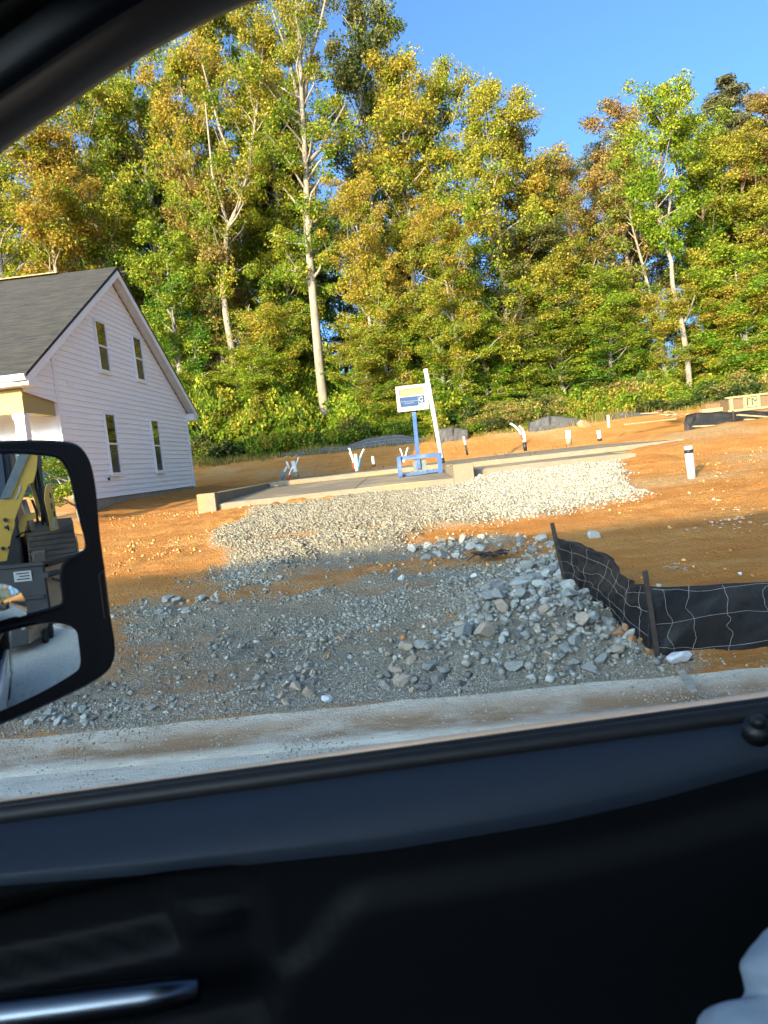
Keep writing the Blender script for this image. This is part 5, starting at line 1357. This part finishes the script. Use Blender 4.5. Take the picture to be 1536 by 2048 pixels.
# rest of the cab: floor, far door, dash, rear wall, seat
mb = MB(); mb.span((-1.6, -1.0, .55), (1.3, .84, .60)); mb.build('floor', M['pillar_cloth'], truck)
mb = MB(); mb.span((-1.15, -1.0, .60), (1.05, -.90, 1.46)); mb.build('door', M['panel_plastic'], truck, bevel=.03)
mb = MB(); mb.span((-1.6, -.88, .60), (-1.16, .60, 1.38)); mb.build('dashboard', M['black_plastic'], truck, bevel=.06)
mb = MB(); mb.span((1.30, -1.0, .60), (1.36, .90, 1.55)); mb.build('rear_wall', M['pillar_cloth'], truck)
mb = MB(); mb.span((-1.05, -.96, 1.462), (.98, -.95, 2.22)); mb.build('light_block_pane', M['glass_dark'], truck)  # unseen opaque pane, added to keep light off the door panel
mb = MB(); mb.span((1.301, -1.0, 1.552), (1.34, .90, 2.32)); mb.build('light_block_pane', M['glass_dark'], truck)  # unseen opaque pane, added to shut out light from the rear
mb = MB(); mb.span((.955, .80, .60), (1.30, .90, 2.35)); mb.build('rear_pillar', M['pillar_cloth'], truck, bevel=.02)
mb = MB(); mb.span((1.0, -1.0, 1.45), (1.30, -.92, 2.40)); mb.build('rear_pillar', M['pillar_cloth'], truck, bevel=.02)
seat = MB().box((.62, .22, 1.02), (.56, .54, .16), 0, 0, .05).build('seat', M['pillar_cloth'], truck, bevel=.05)
mb = MB(); mb.box((1.02, .22, 1.38), (.14, .52, .72), 0, 0, .22); mb.build('backrest', M['pillar_cloth'], seat, bevel=.05)
mb = MB(); mb.box((1.13, .22, 1.86), (.10, .28, .20), 0, 0, .2); mb.build('headrest', M['pillar_cloth'], seat, bevel=.04)
mb = MB(); mb.span((1.42, -1.0, .7), (3.6, -.92, 1.40)); mb.span((1.42, .82, .7), (3.6, .90, 1.40)); mb.span((1.42, -.92, .7), (3.6, .82, .78)); mb.span((3.52, -.92, .78), (3.6, .82, 1.40)); mb.span((1.42, -.92, .78), (1.50, .82, 1.40)); mb.build('cargo_bed', M['truck_paint'], truck, bevel=.02)
mb = MB(); mb.span((-2.7, -.95, .60), (-1.65, .86, 1.36)); mb.build('hood', M['truck_paint'], truck, bevel=.08)
for x in (-2.1, 2.6):
    for y in (-.86, .76):
        w_ = MB().tube([(x, y-.14, .40), (x, y+.14, .40)], .40, 28).build('wheel', M['black_rubber'], truck, bevel=.03)
        MB().tube([(x, y-.145, .40), (x, y+.145, .40)], .22, 20).build('rim', M['chrome'], w_)

# side mirror
phi = R(28.6)
MN = np.array([math.cos(phi), -math.sin(phi), 0.0]); M0 = np.array([-.56, 1.06, 1.75])
def mp(x, y, off=0.0): return on_plane(x, y, M0, MN)+MN*off
def rnd(pts, it=2):
    """round the corners of a closed outline"""
    for _ in range(it):
        q = []
        for i in range(len(pts)):
            a = np.array(pts[i], float); b = np.array(pts[(i+1) % len(pts)], float)
            q += [a*.75+b*.25, a*.25+b*.75]
        pts = q
    return pts
hous = rnd([(-330, 905), (-60, 886), (0, 880), (125, 879), (168, 893), (188, 950), (196, 1060), (208, 1140), (219, 1235), (232, 1310), (214, 1352), (100, 1408), (0, 1452), (-330, 1560)])
mainp = rnd([(-300, 910), (0, 904), (60, 906), (112, 912), (134, 940), (152, 1030), (170, 1090), (160, 1108), (122, 1124), (114, 1150), (124, 1205), (108, 1216), (0, 1243), (-300, 1310)])
lowp = rnd([(-300, 1330), (0, 1256), (60, 1242), (122, 1252), (128, 1290), (134, 1330), (120, 1344), (0, 1406), (-300, 1530)])
mb = MB()
front = [mp(*p) for p in hous]; cen = sum(front)/len(front)
back = [cen+(p-cen)*.80-MN*.12+np.array([-.02, 0, 0]) for p in front]
mid = [cen+(p-cen)*1.0-MN*.05 for p in front]
lip = [cen+(p-cen)*.975+MN*.006 for p in front]
n_ = len(front)
mb.add(lip+front+mid+back, [tuple(range(n_))]+[(r_*n_+i, r_*n_+(i+1) % n_, (r_+1)*n_+(i+1) % n_, (r_+1)*n_+i) for r_ in range(3) for i in range(n_)]+[tuple(range(4*n_-1, 3*n_-1, -1))])
mir = mb.build('side_mirror', M['black_plastic'], truck)
for f_ in mir.data.polygons: f_.use_smooth = len(f_.vertices) == 4
mb = MB(); mb.tube([mp(*p, .008) for p in mainp]+[mp(*mainp[0], .008)], .0035, 8, False); mb.build('bezel', M['black_rubber'], mir, True)
mb = MB(); mb.tube([mp(*p, .008) for p in lowp]+[mp(*lowp[0], .008)], .0035, 8, False); mb.build('bezel', M['black_rubber'], mir, True)
mb = MB(); mb.add([mp(*p, .0085) for p in mainp], [tuple(range(len(mainp)))]); gm = mb.build('mirror_glass', M['mirror'], mir, fix=False)
# convex lower glass
MT = np.array([math.sin(phi), math.cos(phi), 0.0])
def convex(name, outl, rad, off, tilt=(0, 0), rings=10):
    pts = [mp(*p, off) for p in outl]; c = sum(pts)/len(pts)
    mb = MB(); vs = []; fs = []; k = len(pts)
    rmax = max(np.linalg.norm(p-c) for p in pts)
    for r_ in range(rings, 0, -1):
        for p in pts:
            q = c+(p-c)*r_/rings; d = np.linalg.norm(q-c); h = (rmax**2-d**2)/(2*rad)
            a = np.dot(q-c, MT); b = (q-c)[2]
            vs.append(q+MN*(h+tilt[0]*a+tilt[1]*b))
    vs.append(c+MN*(rmax**2/(2*rad)))
    for r_ in range(rings-1):
        for i in range(k): fs.append((r_*k+i, r_*k+(i+1) % k, (r_+1)*k+(i+1) % k, (r_+1)*k+i))
    for i in range(k): fs.append(((rings-1)*k+i, (rings-1)*k+(i+1) % k, rings*k))
    mb.add(vs, fs); return mb.build(name, M['mirror'], mir, True)
convex('mirror_glass', lowp, .55, .0095, (.0, .05))
sp_ = [(-18+62*math.cos(2*math.pi*k/28), 1222+55*math.sin(2*math.pi*k/28)) for k in range(28)]
sp_ = [(x, min(y, 1240-(x)*.25)) for x, y in sp_]
convex('spot_mirror', sp_, .11, .012)
mb = MB(); q = [mp(x, y, .004) for x, y in [(193, 1150), (203, 1140), (214, 1232), (204, 1236)]]; mb.tube(q+[q[0]], .0025, 6); mb.build('clip', M['frame_warm_lit'], mir)  # warm light on the bracket edges put into their colour
for zz in (1.58, 1.78):
    mb = MB(); mb.tube([(-.92, .86, zz-.08), (-.86, .98, zz), (-.80, 1.0, zz)], .025, 12); mb.build('mirror_arm', M['black_plastic'], mir, True)

# ================================================================== PERSON in the passenger seat
def skin_mesh(name, joints, edges, m, parent, sub=2):
    me = bpy.data.meshes.new(name); me.from_pydata([tuple(map(float, j[0])) for j in joints], edges, [])
    me.materials.append(m)
    o = bpy.data.objects.new(name, me); COL.objects.link(o)
    md = o.modifiers.new('skin', 'SKIN'); md.use_smooth_shade = True
    for v, j in zip(me.skin_vertices[0].data, joints):
        v.radius = j[1] if hasattr(j[1], '__len__') else (j[1], j[1])
    me.skin_vertices[0].data[0].use_root = True
    s = o.modifiers.new('sub', 'SUBSURF'); s.levels = sub; s.render_levels = sub
    if parent: o.parent = parent; o.matrix_parent_inverse = Matrix.Translation(-Vector(parent.location))
    return o
S1 = atY(1566, 1948, .52); S2 = atY(1508, 2088, .50)
pj = [((.80, .22, 1.20), .13), ((.86, .22, 1.42), .13), ((.90, .22, 1.57), .105), ((.90, .22, 1.70), .055), ((.885, .22, 1.80), .085), ((.885, .22, 1.90), .088),
      ((.86, .41, 1.57), .055), (S1+np.array([.05, 0, 0]), .024), (S2+np.array([.012, 0, 0]), .022), ((.37, .39, 1.205), .022), ((.30, .34, 1.16), .028),
      ((.86, .03, 1.57), .055), ((.74, .02, 1.34), .036), ((.57, .11, 1.205), .024), ((.48, .15, 1.19), .028),
      ((.72, .31, 1.16), .10), ((.34, .34, 1.15), .07), ((.20, .34, .80), .05), ((.12, .34, .66), .045), ((.72, .13, 1.16), .10), ((.34, .10, 1.15), .07), ((.20, .10, .80), .05), ((.12, .10, .66), .045)]
pe = [(0, 1), (1, 2), (2, 3), (3, 4), (4, 5), (2, 6), (6, 7), (7, 8), (8, 9), (9, 10), (2, 11), (11, 12), (12, 13), (13, 14), (0, 15), (15, 16), (16, 17), (17, 18), (0, 19), (19, 20), (20, 21), (21, 22)]
# five fingers on each hand, curled on the lap
def hand(base, dirx, idx0):
    b = np.array(base); js = []; es = []
    for f in range(5):
        oy = (f-2)*.016; L1 = (.030, .038, .042, .039, .03)[f] if f else .03
        a = b+np.array([-.045, oy, -.006]) if f else b+np.array([-.012, -.030*dirx, -.004])
        d = np.array([-1, 0, -.25]) if f else np.array([-.8, -.6*dirx, -.2])
        k = idx0+len(js)
        js += [(a, .010), (a+d*L1, .0085), (a+d*L1*1.5+np.array([0, 0, -.02]), .007)]
        es += [(-1, k), (k, k+1), (k+1, k+2)]
    return js, es
for b_i, dirx in ((10, 1), (14, -1)):
    js, es = hand(pj[b_i][0], dirx, len(pj)); pj += js; pe += [((b_i if a == -1 else a), b) for a, b in es]
person = skin_mesh('person', pj, pe, M['skin'], None)
tag(person, 'person in the passenger seat, only a pale blue sleeve showing', 'person')
sj = [((.80, .22, 1.18), .175), ((.86, .22, 1.42), .172), ((.90, .22, 1.58), .15), ((.90, .22, 1.645), .085),
      ((.86, .41, 1.58), .085), (S1+np.array([.14, -.01, .045]), .058), (S1+np.array([.045, 0, .0]), .046), (S1+np.array([-.004, 0, -.006]), .047), ((S1+S2)/2+np.array([.030, .0, .0]), .030), (S2+np.array([-.004, 0, .004]), .068), (S2+np.array([.04, -.06, -.07]), .056), ((.37, .39, 1.205), .048),
      ((.86, .03, 1.58), .085), ((.74, .02, 1.34), .062), ((.57, .11, 1.205), .042)]
se = [(0, 1), (1, 2), (2, 3), (2, 4), (4, 5), (5, 6), (6, 7), (7, 8), (8, 9), (9, 10), (10, 11), (2, 12), (12, 13), (13, 14)]
shirt = skin_mesh('shirt', sj, se, M['shirt'], person, 3)
tx_ = bpy.data.textures.new('cloth_folds', 'CLOUDS'); tx_.noise_scale = .06
dm = shirt.modifiers.new('folds', 'DISPLACE'); dm.texture = tx_; dm.strength = .014; dm.mid_level = .5; dm.texture_coords = 'LOCAL'
tx2 = bpy.data.textures.new('cloth_wrinkles', 'CLOUDS'); tx2.noise_scale = .022
dm2 = shirt.modifiers.new('wrinkles', 'DISPLACE'); dm2.texture = tx2; dm2.strength = .007; dm2.mid_level = .5; dm2.texture_coords = 'LOCAL'
tj = [((.80, .22, 1.17), .16), ((.72, .31, 1.16), .115), ((.34, .34, 1.15), .085), ((.20, .34, .82), .065), ((.13, .34, .70), .06), ((.72, .13, 1.16), .115), ((.34, .10, 1.15), .085), ((.20, .10, .82), .065), ((.13, .10, .70), .06)]
skin_mesh('trousers', tj, [(0, 1), (1, 2), (2, 3), (3, 4), (0, 5), (5, 6), (6, 7), (7, 8)], M['trousers'], person)
skin_mesh('hair', [((.92, .22, 1.86), .085), ((.90, .22, 1.94), .088), ((.93, .22, 1.78), .06)], [(0, 1), (0, 2)], M['hair'], person)

# ================================================================== TRAILER AND TRACK LOADER (seen in the mirror)
def mv(x, y, X):
    """where a point seen in the mirror really stands, X metres along the street"""
    d = ray(x, y); p = EYE+d*(np.dot(M0-EYE, MN)/np.dot(d, MN)); q = d-2*MN*np.dot(d, MN)
    return p+q*((X-p[0])/q[0])
K = mv(83, 1130, 6.0)
th = R(35); U = np.array([math.cos(th), math.sin(th), 0]); W = np.array([math.sin(th), -math.cos(th), 0]); ZZ = np.array([0, 0, 1.0])
def LP(a, b, z): 
    q = K+U*a+W*b; return np.array([q[0], q[1], z])
def lbox(lo, hi):
    vs = [LP(a, b, z) for a in (lo[0], hi[0]) for b in (lo[1], hi[1]) for z in (lo[2], hi[2])]
    return MB().add(vs, [(0, 1, 3, 2), (4, 6, 7, 5), (0, 4, 5, 1), (2, 3, 7, 6), (0, 2, 6, 4), (1, 5, 7, 3)])
zt_r = K[2]
tr = empty('trailer', LP(1.5, 1, 0), 'black fronted dump trailer carrying the yellow loader', 'trailer')
lbox((0, 0, .48), (.04, 2.1, zt_r)).build('front_wall', M['steel_black'], tr, bevel=.006)
lbox((.041, 0, .45), (4.2, .04, zt_r-.03)).build('side_wall', M['steel_worn'], tr, bevel=.006)
lbox((.041, 2.06, .45), (4.2, 2.1, zt_r-.03)).build('side_wall', M['steel_worn'], tr, bevel=.006)
lbox((-.02, -.02, zt_r), (.06, 2.12, zt_r+.03)).build('top_rail', M['steel_black'], tr)
lbox((.061, -.02, zt_r-.028), (4.2, .055, zt_r+.025)).build('top_rail', M['steel_black'], tr)
lbox((.041, .041, .60), (4.2, 2.059, .68)).build('deck', M['steel_black'], tr)
lbox((-.02, .02, .88), (-.001, 2.0, .91)).build('rib', M['steel_black'], tr)
lbox((-.012, .12, zt_r-.14), (-.001, .30, zt_r-.04)).build('warning_label', M['sign_white'], tr)
mb = MB()
for k in range(3): s_ = lbox((-.016, .14, zt_r-.065-.028*k), (-.0125, .27-.03*(k % 2), zt_r-.055-.028*k)); mb.add(s_.v, s_.f)
mb.build('label_lines', M['black_stripe'], tr)
mb = MB(); mb.tube([LP(.05, -.05, 1.05), LP(.25, -.08, .98), LP(.5, -.05, 1.06)], .014, 6); mb.tube([LP(-.02, -.03, zt_r-.10), LP(.16, -.05, zt_r-.10)], .03, 8); mb.build('tie_down', M['steel_black'], tr)
lbox((-1.5, .95, .45), (-.001, 1.1, .55)).build('drawbar', M['steel_black'], tr)
for b in (-.28, 2.14):
    for a in (1.8, 2.7):
        w_ = MB().tube([LP(a, b, .34), LP(a, b+.24, .34)], .34, 22).build('wheel', M['black_rubber'], tr, bevel=.02)
K2 = np.array([6.62, 1.98, 0]); th2 = R(7); U = np.array([math.cos(th2), math.sin(th2), 0]); W = np.array([math.sin(th2), -math.cos(th2), 0])
def LP(a, b, z):
    q = K2+U*a+W*b; return np.array([q[0], q[1], z])
ld = empty('track_loader', LP(1.3, 1, .68), 'yellow compact track loader standing on the trailer', 'loader')
def lprism(prof, b0, b1): return MB().prism([LP(a, b0, z) for a, z in prof], W*(b1-b0))
for b0, b1 in ((.0, .50), (1.35, 1.85)):
    pr = [(.26, .70), (.20, .86), (.42, 1.12), (.80, 1.46), (1.0, 1.52), (1.9, 1.52), (2.15, 1.25), (2.2, .86), (2.05, .70)]
    t_ = lprism(pr, b0, b1).build('track', M['track_rubber'], ld, bevel=.02)
    mb = MB()
    for i in range(len(pr)):
        (a0, z0_), (a1, z1_) = pr[i], pr[(i+1) % len(pr)]; L = math.hypot(a1-a0, z1_-z0_); k = max(1, int(L/.075))
        for j in range(k):
            f = (j+.5)/k; a = a0+(a1-a0)*f; z = z0_+(z1_-z0_)*f
            nx2, nz2 = (z1_-z0_)/L, -(a1-a0)/L; sg2 = -1
            mb.bar(LP(a-nx2*.015*sg2*-1, b0+.01, z-nz2*.015*sg2*-1), LP(a-nx2*.015*sg2*-1, b1-.01, z-nz2*.015*sg2*-1), .04, .035)
    mb.build('tread', M['track_rubber'], t_)
    lprism([(.6, .85), (.85, 1.3), (1.85, 1.3), (1.95, .85)], b0-.02, b0-.001).build('track_frame', M['loader_yellow'], ld)
lprism([(.7, .75), (.7, 1.55), (1.1, 2.75), (1.9, 2.8), (2.0, 1.9), (2.4, 1.8), (2.4, .75)], .56, 1.30).build('cab', M['steel_black'], ld, bevel=.03)
mb = MB(); mb.add([LP(.74, .64, 1.72), LP(.74, 1.22, 1.72), LP(1.05, 1.22, 2.62), LP(1.05, .64, 2.62)], [(0, 1, 2, 3)]); 
mb.v = [tuple(np.array(v)-U*.06) for v in mb.v]; mb.build('cab_window', M['glass_dark'], ld)
def mprism(pts, X, thick=.10): return MB().prism([mv(x, y, X) for x, y in pts], (thick, .0, 0))
mprism([(0, 999), (18, 997), (56, 908), (74, 911), (72, 940), (66, 965), (55, 970), (47, 990), (28, 1040), (28, 1052), (22, 1072), (18, 1095), (12, 1122), (-40, 1130), (-50, 1100), (-30, 1020)], 6.75, .12).build('lift_arm', M['loader_yellow'], ld, bevel=.008)
mb = MB(); a_, b_2 = mv(9, 998, 6.745), mv(48, 908, 6.745); mb.prism([mv(-2, 998, 6.74), mv(18, 996, 6.74), mv(57, 906, 6.74), mv(38, 905, 6.74)], (-.012, 0, 0)); mb.build('arm_top_plate', M['steel_black' if False else 'grey_board'], ld)
mprism([(60, 930), (68, 938), (77, 1000), (79, 1036), (75, 1030), (68, 1000), (58, 970)], 6.9, .06).build('link', M['loader_yellow'], ld)
mprism([(89, 980), (93, 968), (99, 966), (104, 985), (109, 1020), (116, 1058), (101, 1062), (95, 1030), (88, 1000)], 7.1, .10).build('upright', M['loader_yellow'], ld)
mprism([(36, 1052), (48, 1028), (70, 1025), (70, 1038), (52, 1042), (46, 1072), (40, 1074)], 6.85, .10).build('bracket', M['loader_yellow'], ld)
for px_, py_, r_ in ((9, 1040, .022), (10, 1055, .016), (4, 1097, .02), (17, 1095, .016)):
    a = mv(px_, py_, 6.745); MB().tube([a, a+np.array([-.02, 0, 0])], r_, 12).build('pin', M['steel_black'], ld)
mprism([(80, 905), (64, 905), (70, 950), (74, 975), (90, 1050), (104, 1058), (92, 1010), (84, 960)], 7.2, .1).build('hose_bundle', M['steel_black'], ld)
lbox((.0, .52, .69), (.35, 1.33, .95)).build('hitch_plate', M['track_rubber'], ld, bevel=.02)
lbox((-.02, .30, .951), (.10, .44, 1.30)).build('tilt_cylinder', M['track_rubber'], ld, bevel=.02)

for (pts_, r_) in (([(70, 925), (76, 960), (82, 1000), (88, 1045)], .016), ([(66, 935), (70, 975), (80, 1010), (84, 1050)], .014), ([(62, 1000), (70, 1020), (74, 1045)], .013), ([(30, 1075), (42, 1066), (60, 1062)], .014)):
    MB().tube([mv(x, y, 6.86) for x, y in pts_], r_, 7).build('hose', M['black_rubber'], ld, True)
for x0_, y0_, w_, h_ in ((36, 972, 4, 14), (30, 990, 4, 7), (103, 1036, 6, 18)):
    X_ = 6.745 if x0_ < 90 else 7.095
    MB().prism([mv(x0_, y0_, X_), mv(x0_+w_, y0_-1, X_), mv(x0_+w_-2, y0_+h_, X_), mv(x0_-2, y0_+h_+1, X_)], (-.004, 0, 0)).build('decal', M['sign_white'], ld)
for x0_, y0_ in ((96, 985), (99, 1006), (104, 1022), (12, 1050)):
    X_ = 6.745 if x0_ < 90 else 7.095
    MB().prism([mv(x0_, y0_, X_), mv(x0_+3, y0_+1, X_), mv(x0_+5, y0_+12, X_), mv(x0_+2, y0_+11, X_)], (-.006, 0, 0)).build('slot', M['steel_black'], ld)
MB().tube([mv(44, 1000, 6.9), mv(64, 1060, 6.9)], .035, 10).build('lift_cylinder', M['steel_worn'], ld, True)
